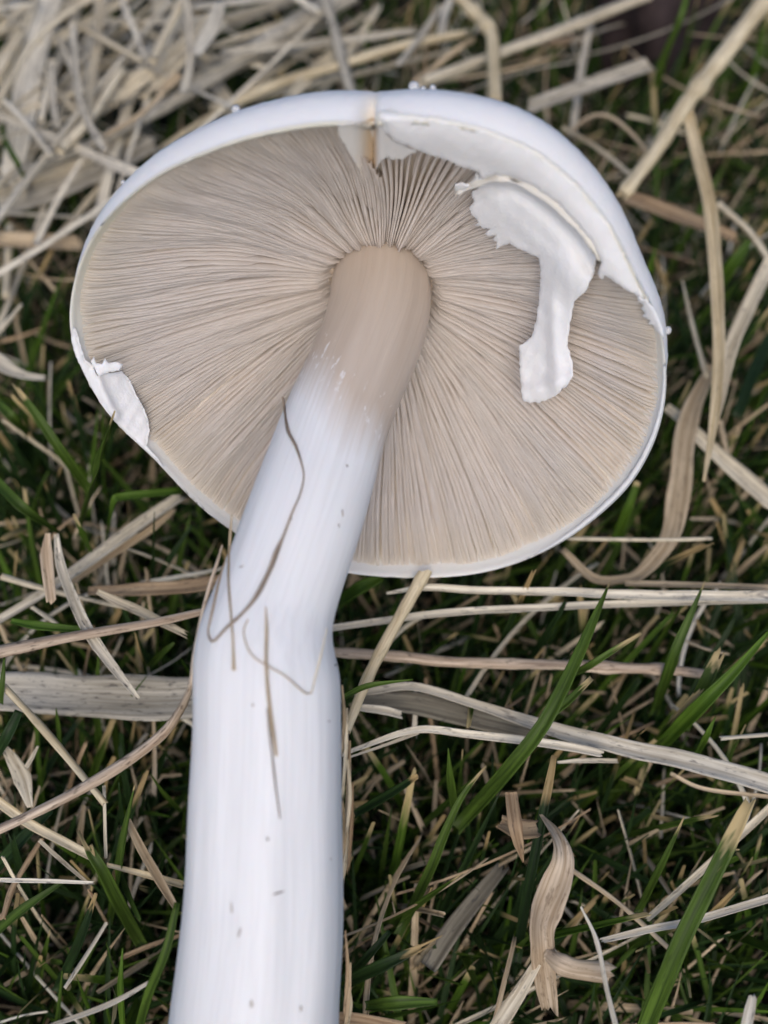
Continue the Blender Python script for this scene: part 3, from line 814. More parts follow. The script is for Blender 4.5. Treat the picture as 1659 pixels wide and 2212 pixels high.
ST, LF = 'stalk', 'leaf'
DRY = [
 # behind the cap, on the side of the pale heap
 ('dry_leaf', 'broad pale flat dead leaf standing out of the straw heap', [(112, -10), (80, 99), (66, 165), (45, 265), (24, 395)], [44, 46, 56, 52, 38], 'white', .020, LF, dict(cup=.1)),
 ('straw_stalk', 'bowed pale stalk crossing over the broad pale dead leaf', [(200, -5), (149, 26), (76, 89), (20, 175), (-8, 215)], 14, 'pale', .027, ST, {}),
 ('straw_stalk', 'stubby cut stalk beside the broad pale dead leaf', [(40, 76), (13, 132), (-8, 172)], 26, 'pale', .022, ST, {}),
 ('straw_stalk', 'thin straw running into the broad pale dead leaf', [(-5, 18), (60, 63)], 9, 'grey', .018, ST, {}),
 ('straw_stalk', 'long bent pale straw crossing the heap beside the broad leaf', [(159, 50), (162, 149), (175, 228), (212, 304), (226, 326)], 13, 'grey', .030, LF, dict(cup=.3)),
 ('straw_stalk', 'upright pale straw passing behind the long bent straw', [(215, -5), (212, 99), (198, 165), (188, 258)], 18, 'pale', .026, LF, dict(cup=.3)),
 ('straw_stalk', 'short slanting straw bridging two upright straws in the heap', [(162, 50), (238, 93), (308, 132)], 15, 'pale', .029, ST, {}),
 ('straw_stalk', 'thin pale straw ending against the slanting bridge straw', [(261, -5), (291, 66), (314, 132)], 12, 'white', .027, LF, dict(cup=.2)),
 ('straw_stalk', 'short pale straw splayed beside the broad dead leaf edge', [(112, 132), (102, 198), (89, 261)], 14, 'white', .022, ST, {}),
 ('straw_stalk', 'thin grey straw hanging beside the splayed short straw', [(112, 140), (116, 231), (126, 275)], 12, 'grey', .024, LF, dict(cup=.2)),
 ('straw_stalk', 'pale straw lying across the foot of the broad dead leaf', [(7, 215), (60, 271), (112, 337)], 15, 'white', .026, ST, {}),
 ('straw_stalk', 'curved thin straw tucked between the upright heap straws', [(125, 80), (150, 135), (178, 200)], 10, 'grey', .023, LF, dict(cup=.2)),
 ('straw_stalk', 'longest thick grey stalk running from the heap past the cap', [(760, -12), (700, 22), (600, 75), (549, 109), (430, 185), (298, 261), (182, 317), (66, 367), (-10, 398)], [40, 38, 38, 38, 34, 28, 22, 20, 20], 'grey', .020, ST, dict(seg=12)),
 ('dry_leaf', 'wide grey ribbed dead leaf lying below the longest stalk', [(-20, 452), (60, 425), (150, 395), (250, 350), (330, 305)], [54, 58, 58, 52, 40], 'grey', .016, LF, dict(cup=.12)),
 ('dry_leaf', 'tan dead leaf strip pressed between longest stalk and ribbed leaf', [(-10, 412), (90, 380), (190, 345), (300, 290)], [22, 28, 28, 20], 'pale', .017, LF, dict(cup=.15)),
 ('straw_stalk', 'stout pale stalk leaning up out of the longest stalk', [(132, 324), (198, 251), (265, 149)], [26, 24, 18], 'pale', .025, ST, {}),
 ('dry_leaf', 'wide pale folded leaf in the middle of the heap', [(198, 252), (298, 179), (380, 116), (470, 30)], [30, 38, 38, 26], 'pale', .022, LF, dict(cup=.35)),
 ('dry_leaf', 'bright bleached leaf tip on top of the heap', [(425, 118), (455, 66), (478, 8)], [18, 34, 20], 'white', .031, LF, dict(cup=.2)),
 ('straw_stalk', 'pale straw rising beside the bright bleached leaf tip', [(330, 128), (362, 66), (397, -5)], 20, 'pale', .028, ST, {}),
 ('straw_stalk', 'split upright straw resting on the longest grey stalk', [(397, 200), (410, 139), (407, 33), (400, -5)], [14, 15, 16, 12], 'white', .030, LF, dict(cup=.4)),
 ('straw_stalk', 'narrow tan straw parallel to the longest grey stalk', [(226, 294), (298, 251), (357, 198)], 12, 'tan', .024, ST, {}),
 ('straw_stalk', 'tan stub with ragged end above the narrow tan straw', [(345, 205), (372, 178), (392, 160)], [14, 20, 22], 'tan', .024, LF, dict(cup=.4)),
 ('straw_stalk', 'pale yellow stalk disappearing behind the cap below the cleft', [(470, 240), (604, 179), (737, 139), (869, 99), (1010, 70)], [20, 24, 24, 24, 16], 'yellow', .021, ST, {}),
 ('straw_stalk', 'short pale straw meeting the cap rim by the droplets', [(1030, 140), (988, 159), (895, 190)], 16, 'pale', .022, ST, {}),
 ('straw_stalk', 'thin tan straw alongside the short straw by the droplets', [(1020, 86), (988, 106), (895, 178)], 13, 'tan', .019, ST, {}),
 ('straw_stalk', 'fine straw slanting across the pale yellow stalk', [(955, 10), (905, 84), (860, 140)], 11, 'grey', .024, LF, dict(cup=.2)),
 ('straw_stalk', 'fine upright straw behind the cream jointed stalk', [(975, -4), (958, 40), (948, 92)], 14, 'white', .018, LF, dict(cup=.2)),
 ('straw_stalk', 'cream jointed stalk bent at its node above the cap', [(985, -15), (1020, 22), (1046, 48), (1063, 78), (1066, 130), (1070, 222)], [30, 30, 32, 28, 28, 28], 'yellow', .028, ST, dict(nodes=(.36,))),
 ('straw_stalk', 'long pale stalk crossing behind the cream jointed stalk', [(1400, -10), (1300, 30), (1226, 60), (1075, 116), (915, 175)], [24, 25, 25, 24, 22], 'pale', .024, ST, {}),
 ('straw_stalk', 'short brown stub under the long pale stalk', [(1262, 84), (1225, 88), (1188, 92)], 22, 'brown', .015, ST, {}),
 ('straw_stalk', 'thin grey straw standing under the cut grey stalk', [(1279, 36), (1256, 151), (1236, 295)], 14, 'grey', .020, LF, dict(cup=.25)),
 ('straw_stalk', 'cut grey-brown stalk piece beside the dark clod', [(1408, 141), (1277, 186), (1145, 234)], [34, 34, 32], 'grey', .026, LF, dict(cup=.45, bothfray=True)),
 ('straw_stalk', 'forked yellow stalk slanting down to the cap edge', [(1668, -20), (1554, 131), (1483, 222), (1418, 323), (1345, 420)], [36, 38, 34, 32, 28], 'yellow', .034, ST, dict(nodes=(.52, .97), seg=12)),
 ('straw_stalk', 'long branch hanging from the fork of the yellow stalk', [(1478, 222), (1503, 328), (1532, 450), (1542, 560), (1549, 677), (1550, 796), (1540, 915), (1520, 1040)], [24, 24, 26, 26, 24, 22, 18, 5], 'yellow', .033, LF, dict(cup=.5)),
 ('dry_leaf', 'grey-brown leaf tucked under the end of the forked stalk', [(1350, 425), (1453, 462), (1590, 515)], [34, 36, 24], 'brown', .022, LF, dict(cup=.3)),
 ('straw_stalk', 'pale straw crossing behind the hanging branch', [(1550, 440), (1617, 498), (1668, 572)], 15, 'pale', .024, ST, {}),
 ('dry_leaf', 'smooth pale leaf sloping behind the hanging branch', [(1668, 560), (1617, 661), (1577, 756), (1557, 856), (1541, 930)], [26, 28, 26, 18, 8], 'pale', .027, LF, dict(cup=.3)),
 ('dry_leaf', 'wide brown leaf curling in a hook beside the cap', [(1540, 790), (1498, 875), (1478, 955), (1464, 1074), (1444, 1165), (1385, 1238), (1339, 1252), (1280, 1247), (1215, 1188)], [18, 34, 40, 46, 34, 24, 16, 18, 12], 'tan', .022, LF, dict(cup=.2)),
 ('straw_stalk', 'pale flat stalk crossing the wide hooked brown leaf', [(1438, 880), (1478, 911), (1537, 971), (1617, 1042), (1670, 1088)], [18, 22, 30, 36, 38], 'pale', .019, LF, dict(cup=.2)),
 ('straw_stalk', 'thin pointed straw leaning on the wide hooked brown leaf', [(1474, 606), (1494, 697), (1526, 812)], [4, 11, 13], 'pale', .025, ST, {}),
 ('straw_stalk', 'short thin straw below the tip of the hanging branch', [(1555, 910), (1572, 990)], 12, 'tan', .018, ST, {}),
 ('straw_stalk', 'slim level straw reaching from the cap to the hooked leaf', [(1225, 1163), (1418, 1166), (1537, 1163)], 9, 'pale', .026, ST, {}),
 ('straw_stalk', 'thin arched stem looping beside the forked yellow stalk', [(1236, 282), (1270, 255), (1310, 250), (1355, 280), (1400, 330)], 8, 'tan', .026, LF, dict(cup=.2)),
 ('straw_stalk', 'thin stem running behind the cap shoulder', [(1215, 275), (1290, 320), (1370, 385)], 9, 'pale', .022, LF, dict(cup=.2)),
 # beside the stem
 ('straw_stalk', 'upper of two pale level stalks beneath the cap rim', [(835, 1282), (921, 1270), (1040, 1276), (1207, 1279), (1373, 1286), (1670, 1290)], [4, 13, 14, 16, 18, 22], 'white', .030, LF, dict(cup=.4)),
 ('straw_stalk', 'lower of two pale level stalks beneath the cap rim', [(700, 1360), (832, 1341), (981, 1323), (1207, 1311), (1284, 1307), (1492, 1301), (1670, 1296)], [13, 13, 14, 14, 14, 13, 12], 'white', .028, LF, dict(cup=.4)),
 ('straw_stalk', 'faint tan straw lying along the upper level stalk', [(1350, 1260), (1500, 1264), (1668, 1270)], 11, 'tan', .026, LF, dict(cup=.3)),
 ('straw_stalk', 'smooth tan stalk slanting from the cap rim to the stem', [(917, 1238), (832, 1389), (787, 1481), (748, 1580)], [28, 27, 25, 20], 'yellow', .034, ST, dict(hollow=False)),
 ('straw_stalk', 'brown jointed stalk lying level behind the tan stalk', [(715, 1408), (862, 1418), (981, 1430), (1207, 1436), (1314, 1442), (1433, 1446), (1540, 1458)], [22, 24, 24, 24, 24, 24, 18], 'pink', .024, ST, dict(nodes=(.045, .72, .86), seg=12)),
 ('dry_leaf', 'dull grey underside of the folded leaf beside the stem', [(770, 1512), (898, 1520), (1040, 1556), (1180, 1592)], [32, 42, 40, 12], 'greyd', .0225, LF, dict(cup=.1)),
 ('dry_leaf', 'long bleached speckled leaf folded beside the stem', [(765, 1500), (810, 1492), (898, 1484), (1040, 1526), (1207, 1580), (1373, 1621), (1522, 1654), (1680, 1700)], [10, 14, 16, 18, 28, 34, 36, 38], 'white', .0265, LF, dict(cup=.3)),
 ('straw_stalk', 'split bleached strip running under the folded speckled leaf', [(738, 1632), (781, 1614), (898, 1577), (1010, 1586), (1207, 1610), (1300, 1628)], [6, 8, 13, 15, 17, 14], 'white', .0285, LF, dict(cup=.3)),
 ('straw_stalk', 'fine second tine of the split bleached strip', [(742, 1640), (830, 1610), (905, 1582)], [3, 5, 7], 'white', .0275, LF, dict(cup=.2)),
 ('straw_stalk', 'broken white stub lying on the dull grey leaf', [(770, 1528), (830, 1535), (868, 1545)], [12, 16, 14], 'white', .0265, LF, dict(cup=.35)),
 ('straw_stalk', 'slim white straw stuck under the speckled leaf edge', [(1204, 1647), (1260, 1643), (1335, 1644)], [4, 9, 8], 'white', .0245, LF, dict(cup=.3)),
 ('straw_stalk', 'thread of straw curving beneath the speckled leaf', [(1448, 1671), (1522, 1704), (1668, 1722)], 7, 'tan', .021, LF, dict(cup=.3)),
 ('straw_stalk', 'thin bright straw tip lying near the speckled leaf end', [(1557, 1595), (1668, 1586)], 9, 'white', .027, ST, {}),
 ('dry_leaf', 'curled tan dead leaf standing in the dark grass', [(1168, 1760, .030), (1203, 1805, .034), (1215, 1851, .035), (1203, 1902, .034), (1180, 1965, .033), (1169, 2016, .032), (1175, 2090, .028), (1188, 2185, .022)], [5, 26, 46, 54, 60, 52, 44, 32], 'tanleaf', .03, LF, dict(cup=.22, ripple=.10, thick=.00012, nrm=np.tile(-FWD, (48, 1)), roll=np.interp(np.linspace(0, 1, 48), [0, .25, .5, .75, 1], [.9, .35, -.15, .3, -.5]))),
 ('dry_leaf', 'short tan leaf lobe turned out from the curled dead leaf', [(1180, 2062, .030), (1212, 2085, .032), (1250, 2098, .031), (1318, 2102, .028)], [22, 42, 40, 40], 'tanleaf', .03, LF, dict(cup=-.2, ripple=.08, nrm=np.tile(-FWD, (28, 1)))),
 ('dry_leaf', 'tan leaf strip slanting below the curled dead leaf', [(1160, 2080), (1123, 2142), (1070, 2226)], [18, 26, 30], 'pale', .028, LF, dict(cup=.2)),
 ('dry_leaf', 'torn brown leaf scrap pointing down among grass blades', [(1104, 1712, .034), (1112, 1777, .035), (1120, 1820, .033), (1130, 1862, .030)], [22, 28, 20, 3], 'brown', .03, LF, dict(cup=.1)),
 ('dry_leaf', 'crumpled brown leaf scrap behind the torn scrap', [(1080, 1775, .028), (1120, 1790, .030), (1160, 1792, .028)], [26, 40, 30], 'brown', .028, LF, dict(cup=.25, ripple=.2)),
 ('straw_stalk', 'white frayed straw crossed by the broad green blade', [(1300, 2032), (1400, 2008), (1500, 1988), (1670, 1938)], [10, 14, 14, 15], 'white', .0225, LF, dict(cup=.35, bothfray=True)),
 ('straw_stalk', 'thin jointed straw dropping past the tan leaf lobe', [(1255, 1959), (1289, 2033), (1312, 2142), (1332, 2222)], [5, 9, 10, 13], 'white', .0335, ST, dict(nodes=(.32,))),
 ('straw_stalk', 'thin brown-tan straw slanting away from the curled leaf', [(1222, 1870), (1340, 1954), (1470, 2072)], 11, 'tan', .019, ST, {}),
 ('straw_stalk', 'pale ribbed straw rising past the broad green blade', [(1668, 1740), (1511, 1885), (1398, 1985)], [14, 14, 11], 'pale', .020, LF, dict(cup=.4)),
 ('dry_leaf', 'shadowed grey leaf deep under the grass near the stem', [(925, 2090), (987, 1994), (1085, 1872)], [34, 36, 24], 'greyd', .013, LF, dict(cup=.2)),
 ('straw_stalk', 'white cut stub standing near the broad green blade', [(1610, 2222), (1618, 2185), (1626, 2150)], [20, 20, 14], 'white', .033, LF, dict(cup=.3)),
 # on the other flank of the stem
 ('straw_stalk', 'stout striped stalk lying level against the cap margin', [(-12, 520), (70, 523), (170, 530)], [34, 36, 34], 'tan', .020, LF, dict(cup=.45)),
 ('straw_stalk', 'upright pale straw crossing under the stout striped stalk', [(22, 488), (16, 570), (12, 640)], 18, 'pale', .016, ST, {}),
 ('straw_stalk', 'short pale straw tip pointing up below the striped stalk', [(-5, 722), (20, 690), (46, 658)], [11, 10, 6], 'pale', .025, ST, {}),
 ('dry_leaf', 'pale bent leaf end reaching towards the cap margin', [(-12, 775), (20, 798), (55, 812), (97, 817)], [30, 26, 15, 10], 'white', .026, LF, dict(cup=.3)),
 ('straw_stalk', 'ribbed brown-grey stalk slanting up under the cap', [(-10, 1345), (93, 1283), (198, 1210), (298, 1137), (395, 1070)], [16, 18, 24, 24, 20], 'grey', .024, LF, dict(cup=.5)),
 ('straw_stalk', 'second rib split from the slanting ribbed stalk', [(150, 1262), (240, 1200), (330, 1142), (378, 1100)], [10, 14, 14, 8], 'tan', .022, LF, dict(cup=.3)),
 ('dry_leaf', 'grey speckled leaf twisting over the pinkish folded straw', [(122, 1154), (132, 1220), (159, 1296), (185, 1352), (212, 1396), (251, 1449), (298, 1508)], [8, 18, 20, 22, 22, 18, 8], 'grey', .034, LF, dict(cup=.5)),
 ('dry_leaf', 'short tan curled husk beside the twisting speckled leaf', [(104, 1152), (102, 1200), (106, 1250), (112, 1300)], [8, 24, 22, 18], 'tanleaf', .034, LF, dict(cup=.5)),
 ('straw_stalk', 'pale thin straw passing under the tan curled husk', [(5, 1246), (99, 1273), (265, 1312)], [14, 14, 8], 'pale', .027, ST, {}),
 ('dry_leaf', 'brown-grey leaf lying level against the stem', [(190, 1277), (298, 1273), (400, 1268), (490, 1255)], [16, 26, 28, 26], 'brown', .025, LF, dict(cup=.2)),
 ('straw_stalk', 'flat pale straw with split end beside the stem', [(210, 1278), (250, 1298), (298, 1319), (350, 1345), (396, 1368)], [10, 18, 18, 16, 12], 'pale', .031, LF, dict(cup=.3, fray=.0012)),
 ('straw_stalk', 'pinkish folded straw lying across towards the stem', [(-12, 1408), (159, 1373), (318, 1346), (440, 1320)], [26, 20, 17, 14], 'pink', .0355, LF, dict(cup=-.4)),
 ('straw_stalk', 'short pale straw tip above the bright green leaf', [(70, 1312), (100, 1332), (124, 1348)], [10, 10, 7], 'pale', .027, ST, {}),
 ('dry_leaf', 'broadest grey speckled dead leaf running under the stem', [(-30, 1494), (60, 1497), (212, 1505), (330, 1510), (440, 1506), (520, 1500)], [72, 76, 82, 88, 76, 60], 'grey', .021, LF, dict(cup=.16)),
 ('straw_stalk', 'pale yellow straw crossing down from the broadest leaf', [(8, 1482), (106, 1590), (226, 1735)], [14, 18, 14], 'yellow', .031, ST, {}),
 ('straw_stalk', 'brown curved stalk hugging the stem then arching away', None, None, 'pink', None, None, None),
 ('dry_leaf', 'torn pale leaf scrap with ragged arms', [(12, 1618), (30, 1645), (50, 1685), (66, 1745)], [14, 24, 34, 10], 'pale', .024, LF, dict(cup=.2, ripple=.15)),
 ('straw_stalk', 'thin arm sticking out of the torn pale scrap', [(56, 1660), (70, 1635), (82, 1612)], [9, 8, 4], 'pale', .025, LF, dict(cup=.2)),
 ('straw_stalk', 'yellowish straw running under the brown curved stalk', [(-10, 1728), (66, 1780), (132, 1816), (204, 1853)], [18, 18, 18, 15], 'yellow', .024, LF, dict(cup=.3)),
 ('straw_stalk', 'thin yellowish straw reaching the stem behind notched grass', [(230, 1868), (318, 1890), (398, 1912)], [8, 12, 14], 'yellow', .022, LF, dict(cup=.3)),
 ('straw_stalk', 'pale straw slanting down to touch the stem', [(276, 1772), (304, 1829), (344, 1900), (380, 1960)], [12, 17, 18, 12], 'tan', .025, LF, dict(cup=.3)),
 ('straw_stalk', 'level hair-thin white straw in the dark grass', [(-8, 1901), (100, 1903), (203, 1907)], [8, 8, 5], 'white', .030, LF, dict(cup=.2)),
 ('straw_stalk', 'thin pale straw meeting the hair-thin white straw', [(85, 1815), (130, 1856), (186, 1904)], [7, 8, 6], 'pale', .027, LF, dict(cup=.2)),
 ('straw_stalk', 'upright thread of greenish straw under the yellow straw end', [(225, 1697), (227, 1780), (229, 1853)], 6, 'pale', .029, LF, dict(cup=.2)),
 ('straw_stalk', 'pale straw leaning from the dark towards the grass tuft', [(230, 1994), (185, 2066), (140, 2134)], [9, 10, 9], 'grey', .020, ST, {}),
 ('straw_stalk', 'brown-tan straw sloping down from the yellowish straw', [(90, 1812), (56, 1868), (26, 1920), (6, 1985)], [10, 12, 14, 14], 'brown', .018, ST, {}),
 ('straw_stalk', 'long thin pale straw crossing two green blades by the stem', [(334, 2115), (238, 2168), (100, 2220)], [6, 10, 8], 'grey', .031, LF, dict(cup=.2)),
 ('dry_leaf', 'brown leaf litter scrap pressed under the stem base', [(700, 2200), (770, 2206), (870, 2226)], [24, 30, 30], 'brown', .027, LF, dict(cup=.25, ripple=.15)),
]
def traced():
    for name, label, pts, w, mat, z, form, kw in DRY:
        if pts is None:
            # hugs the stem's flank, then leaves it
            P = []
            for (x, y, d) in [(481, 1178, -1), (470, 1215, -1), (455, 1262, -1), (442, 1310, -1), (432, 1355, -1), (420, 1420, -1), (413, 1481, -1), (384, 1542, .1505), (344, 1592, .1525), (265, 1651, .153), (159, 1714, .1525), (53, 1767, .152), (-14, 1798, .1515)]:
                if d > 0: P.append(at(x, y, d))
                else:
                    dd = np.interp(y, [s[1] for s in STEM], [s[2] for s in STEM]) - .001 * (y < 1400)
                    P.append(at(x - 1, y, dd))
            P = catmull(P, 60)
            W = px_width(P, [3, 7, 8, 8, 8, 9, 13, 18, 23, 25, 23, 20, 20])
            V, Fc, A = leaf_mesh(P, W, seed=5, nrm=np.tile(-FWD, (60, 1)), cup=-.45, thick=.0003)
            mesh_obj(name, V, Fc, mat, attrs=A, label=label, cat='straw')
            continue
        straw(name, label, pts, w, mat, z, form=form, cat='dead leaf' if name == 'dry_leaf' else 'straw', **dict(kw))
traced()

GREEN = [
 ('broad green blade with bleached tip crossing the white frayed straw', [(1385, 2240, .012), (1448, 2085, .024), (1511, 1948, .030), (1568, 1834, .034), (1616, 1732, .036)], [44, 44, 42, 38, 26], 'green', dict(cup=.3, tipstart=.72, fray=.0012)),
 ('longest green blade reaching over the folded speckled leaf', [(985, 1790, .014), (1078, 1686, .028), (1169, 1572, .036), (1237, 1441, .038), (1283, 1338, .038), (1318, 1256, .038)], [30, 36, 34, 30, 20, 1.5], 'green', dict(cup=.35, tipstart=.97)),
 ('cut green blade with white end beside the longest blade', [(1120, 1625, .026), (1186, 1549, .034), (1226, 1515, .035), (1278, 1465, .035)], [16, 20, 18, 12], 'green', dict(cup=.3, tipstart=.80)),
 ('green blade with split straw tip beside the longest blade', [(1210, 1470, .022), (1270, 1440, .030), (1320, 1408, .032), (1385, 1368, .033)], [14, 18, 14, 6], 'green', dict(cup=.3, tipstart=.62)),
 ('keeled green blade slanting above the speckled leaf end', [(1405, 1632, .012), (1505, 1532, .028), (1579, 1458, .033), (1668, 1357, .036)], [28, 36, 26, 6], 'bright', dict(cup=.45)),
 ('green blade with torn bleached tip behind the keeled blade', [(1475, 1575, .018), (1522, 1481, .028), (1553, 1414, .031)], [28, 32, 24], 'green', dict(cup=.2, tipstart=.78, fray=.0015)),
 ('green blade with brown spot crossing the brown jointed stalk', [(1410, 1545, .012), (1448, 1435, .028), (1482, 1350, .033), (1523, 1255, .036)], [24, 28, 20, 1.5], 'green', dict(cup=.25, tipstart=.93)),
 ('slender green blade with dry tip beside the upright short blade', [(860, 2020, .008), (924, 1891, .020), (958, 1806, .025), (998, 1720, .029), (1050, 1655, .031)], [22, 24, 22, 14, 4], 'green', dict(cup=.3, tipstart=.85)),
 ('short upright green blade under the split bleached strip', [(985, 1770, .012), (973, 1690, .025), (968, 1616, .031)], [20, 20, 2], 'green', dict(cup=.3)),
 ('dark green blade with straw-coloured upper half by the torn scrap', [(1115, 2080, .006), (1135, 1948, .018), (1152, 1862, .024), (1180, 1720, .030), (1197, 1632, .032)], [22, 24, 24, 22, 12], 'deepgreen', dict(cup=.3, tipstart=.72)),
 ('green blade with blunt dry tip pointing away from the stem', [(765, 1760, .018), (844, 1714, .026), (902, 1676, .030)], [18, 22, 12], 'deepgreen', dict(cup=.3, tipstart=.84)),
 ('green blade with shredded white end low beside the stem', [(748, 2122, .024), (827, 2085, .030), (920, 2042, .032)], [28, 30, 14], 'deepgreen', dict(cup=.25, tipstart=.66, fray=.003)),
 ('dull green blade above the shredded white-ended blade', [(752, 2112, .020), (795, 2065, .025), (842, 2012, .026)], [20, 20, 12], 'deepgreen', dict(cup=.3)),
 ('narrow green blade with pale tip beside the broad blade', [(1376, 1972, .012), (1425, 1874, .024), (1478, 1764, .031)], [18, 18, 2.5], 'green', dict(cup=.3, tipstart=.8)),
 ('short pointed blade rising beyond the speckled leaf', [(1498, 1640, .018), (1525, 1590, .026), (1546, 1548, .029)], [16, 16, 1.5], 'bright', dict(cup=.3)),
 ('thin green blade curling over the tan slanting stalk', [(742, 1506, .036), (798, 1481, .0375), (892, 1468, .037)], [14, 13, 2], 'green', dict(cup=.3)),
 ('wide green blade in the gap between stem and cap rim', [(735, 1300, .020), (775, 1272, .026), (825, 1246, .028)], [34, 36, 22], 'bright', dict(cup=.2)),
 ('flat green leaf lying near the stem base', [(790, 2172, .024), (860, 2166, .027), (945, 2164, .026)], [20, 34, 14], 'green', dict(cup=.25)),
 ('green blade whose tip overlaps the cap margin', [(168, 1155, .010), (198, 1048, .038), (218, 975, .047), (248, 888, .060)], [22, 26, 22, 1.5], 'green', dict(cup=.35, tipstart=.86)),
 ('green blade with split yellow tip beside the cap', [(195, 1062, .022), (132, 975, .032), (83, 902, .036), (32, 832, .038)], [22, 24, 22, 8], 'green', dict(cup=.3, tipstart=.78, fray=.0015)),
 ('short green blade end beside the split-tipped blade', [(-10, 866, .028), (25, 900, .028), (60, 940, .022)], [22, 24, 20], 'green', dict(cup=.3)),
 ('long green blade slanting below the split-tipped blade', [(-12, 1036, .034), (50, 1097, .034), (128, 1152, .026)], [24, 25, 8], 'green', dict(cup=.3)),
 ('folded green blade kinked sharply beneath the cap', [(226, 1178, .014), (238, 1120, .026), (247, 1082, .031), (262, 1074, .031), (320, 1067, .030), (392, 1060, .028)], [10, 14, 18, 22, 20, 20], 'bright', dict(cup=.3)),
 ('short yellow-tipped blade touching the slanting ribbed stalk', [(203, 1202, .022), (179, 1154, .030), (159, 1110, .033)], [14, 14, 5], 'bright', dict(cup=.3, tipstart=.72)),
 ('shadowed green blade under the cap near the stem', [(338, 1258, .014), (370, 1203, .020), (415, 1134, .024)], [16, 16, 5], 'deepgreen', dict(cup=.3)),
 ('bright green leaf lying level over the pinkish straw', [(24, 1341, .031), (83, 1352, .033), (185, 1361, .032)], [12, 22, 14], 'bright', dict(cup=.3)),
 ('notched wide green blade in the tuft of dark grass', [(310, 2045, .006), (259, 1953, .022), (225, 1887, .029), (201, 1848, .031), (188, 1822, .031)], [30, 34, 30, 26, 18], 'green', dict(cup=.25, fray=.0025, tipstart=.95)),
 ('slender pointed blade standing behind the notched blade', [(236, 2000, .006), (257, 1870, .022), (268, 1800, .027), (291, 1696, .033)], [18, 20, 17, 2], 'green', dict(cup=.3, tipstart=.97)),
 ('long green blade leaning along the stem base', [(300, 2225, .022), (320, 2152, .030), (357, 2059, .036), (383, 1950, .038)], [20, 22, 22, 14], 'green', dict(cup=.3)),
 ('short bright blade standing beside the leaning long blade', [(266, 2225, .018), (261, 2125, .028), (265, 2048, .032)], [14, 15, 2], 'bright', dict(cup=.3)),
 ('low green blade pointing at the notched blade', [(-12, 2016, .016), (53, 1961, .020), (134, 1906, .022)], [22, 22, 10], 'green', dict(cup=.3)),
 ('dark wide green blade under the brown curved stalk', [(-12, 1880, .014), (48, 1813, .020), (110, 1748, .022)], [30, 30, 22], 'deepgreen', dict(cup=.3)),
 ('stout green blade with brown node rising in the tuft', [(122, 2146, .006), (172, 2033, .020), (208, 1930, .027)], [26, 24, 8], 'deepgreen', dict(cup=.3, tipstart=.82)),
 ('green blade cut by the end of the pale yellow straw', [(-8, 1634, .024), (16, 1590, .028), (42, 1536, .029)], [28, 28, 20], 'deepgreen', dict(cup=.3)),
 ('thin upright blade over the end of the broadest leaf', [(2, 1520, .030), (6, 1470, .033), (10, 1420, .034)], [12, 12, 4], 'green', dict(cup=.3)),
 ('small pointed blade poking up against the broadest leaf', [(131, 1616, .014), (127, 1570, .021), (121, 1530, .025)], [13, 13, 1.5], 'green', dict(cup=.3)),
 ('small slanting blade in the dark beside the stem', [(390, 1752, .012), (355, 1715, .020), (325, 1672, .024)], [10, 11, 2], 'green', dict(cup=.3)),
 ('blurred tall green blade beyond the cap crossing the dark clod', [(1405, 235, .012), (1432, 135, .024), (1470, 40, .034), (1484, -12, .036)], [20, 18, 15, 11], 'green', dict(cup=.3)),
 ('green blade curving over the foot of the broad pale leaf', [(2, 270, .020), (14, 310, .026), (36, 350, .027), (54, 388, .022)], [12, 14, 14, 8], 'green', dict(cup=.3)),
 ('pointed green blade rising between cap and hanging branch', [(1392, 640, .018), (1402, 590, .026), (1415, 535, .031)], [18, 18, 3], 'bright', dict(cup=.3)),
 ('wide green blade behind the smooth pale sloping leaf', [(1540, 640, .012), (1580, 575, .020), (1620, 520, .024)], [26, 30, 14], 'bright', dict(cup=.2)),
 ('green blade with pale cut tip below the cap edge', [(1325, 1175, .010), (1352, 1110, .020), (1377, 1040, .025)], [22, 22, 14], 'bright', dict(cup=.3, tipstart=.92)),
 ('long dark blade hidden behind the hanging branch', [(1668, 720, .014), (1630, 800, .018), (1590, 900, .018)], [26, 30, 24], 'deepgreen', dict(cup=.2)),
]
for lb, pts, w, mat, kw in GREEN:
    straw('grass_leaf', lb, pts, w, mat, .02, form=LF, cat='grass blade', n=18, thick=.0002, **{'fray': 0, **kw})

# threads and straw bits stuck to the stem
def stuck(name, label, pts, w, mat, flatn=False, lift=.00012, cat='straw fibre'):
    P, last = [], None
    X = catmull(np.array([(p[0], p[1]) for p in pts], float), max(24, 8 * len(pts)))
    D = []
    for x, y in X:
        h, nn = stem_hit(x, y, lift)
        D.append(np.nan if h is None else project(h)[2])
    D = np.array(D)
    ok = ~np.isnan(D)
    idx = np.arange(len(D))
    D = np.interp(idx, idx[ok], D[ok])
    for _ in range(2): D[1:-1] = np.minimum(D[1:-1], (D[:-2] + D[2:]) / 2)
    P = np.array([at(x, y, d) for (x, y), d in zip(X, D)])
    W = px_width(P, w) * .75
    P = P - FWD * (W / 2 * .45)[:, None]
    V, Fc, A = stalk_mesh(P, W, 8, .6, seed=hash_s(label) % 999, nrm=np.tile(-FWD, (len(P), 1)), hollow=False)
    return mesh_obj(name, V, Fc, mat, attrs=A, label=label, cat=cat, group='plant fibres stuck to the mushroom stem')
stuck('plant_fibre', 'long dark curving fibre stuck down the stem, hooked at its lower end', [(611, 858), (615, 885), (622, 930), (638, 962), (651, 1000), (656, 1030), (648, 1068), (632, 1105), (612, 1158), (598, 1190), (582, 1232), (552, 1290), (520, 1328), (490, 1355), (462, 1384), (452, 1376), (450, 1358)],
      [6, 8, 11, 9, 5, 4, 5, 6, 8, 13, 15, 12, 8, 8, 8, 7, 6], 'thread')
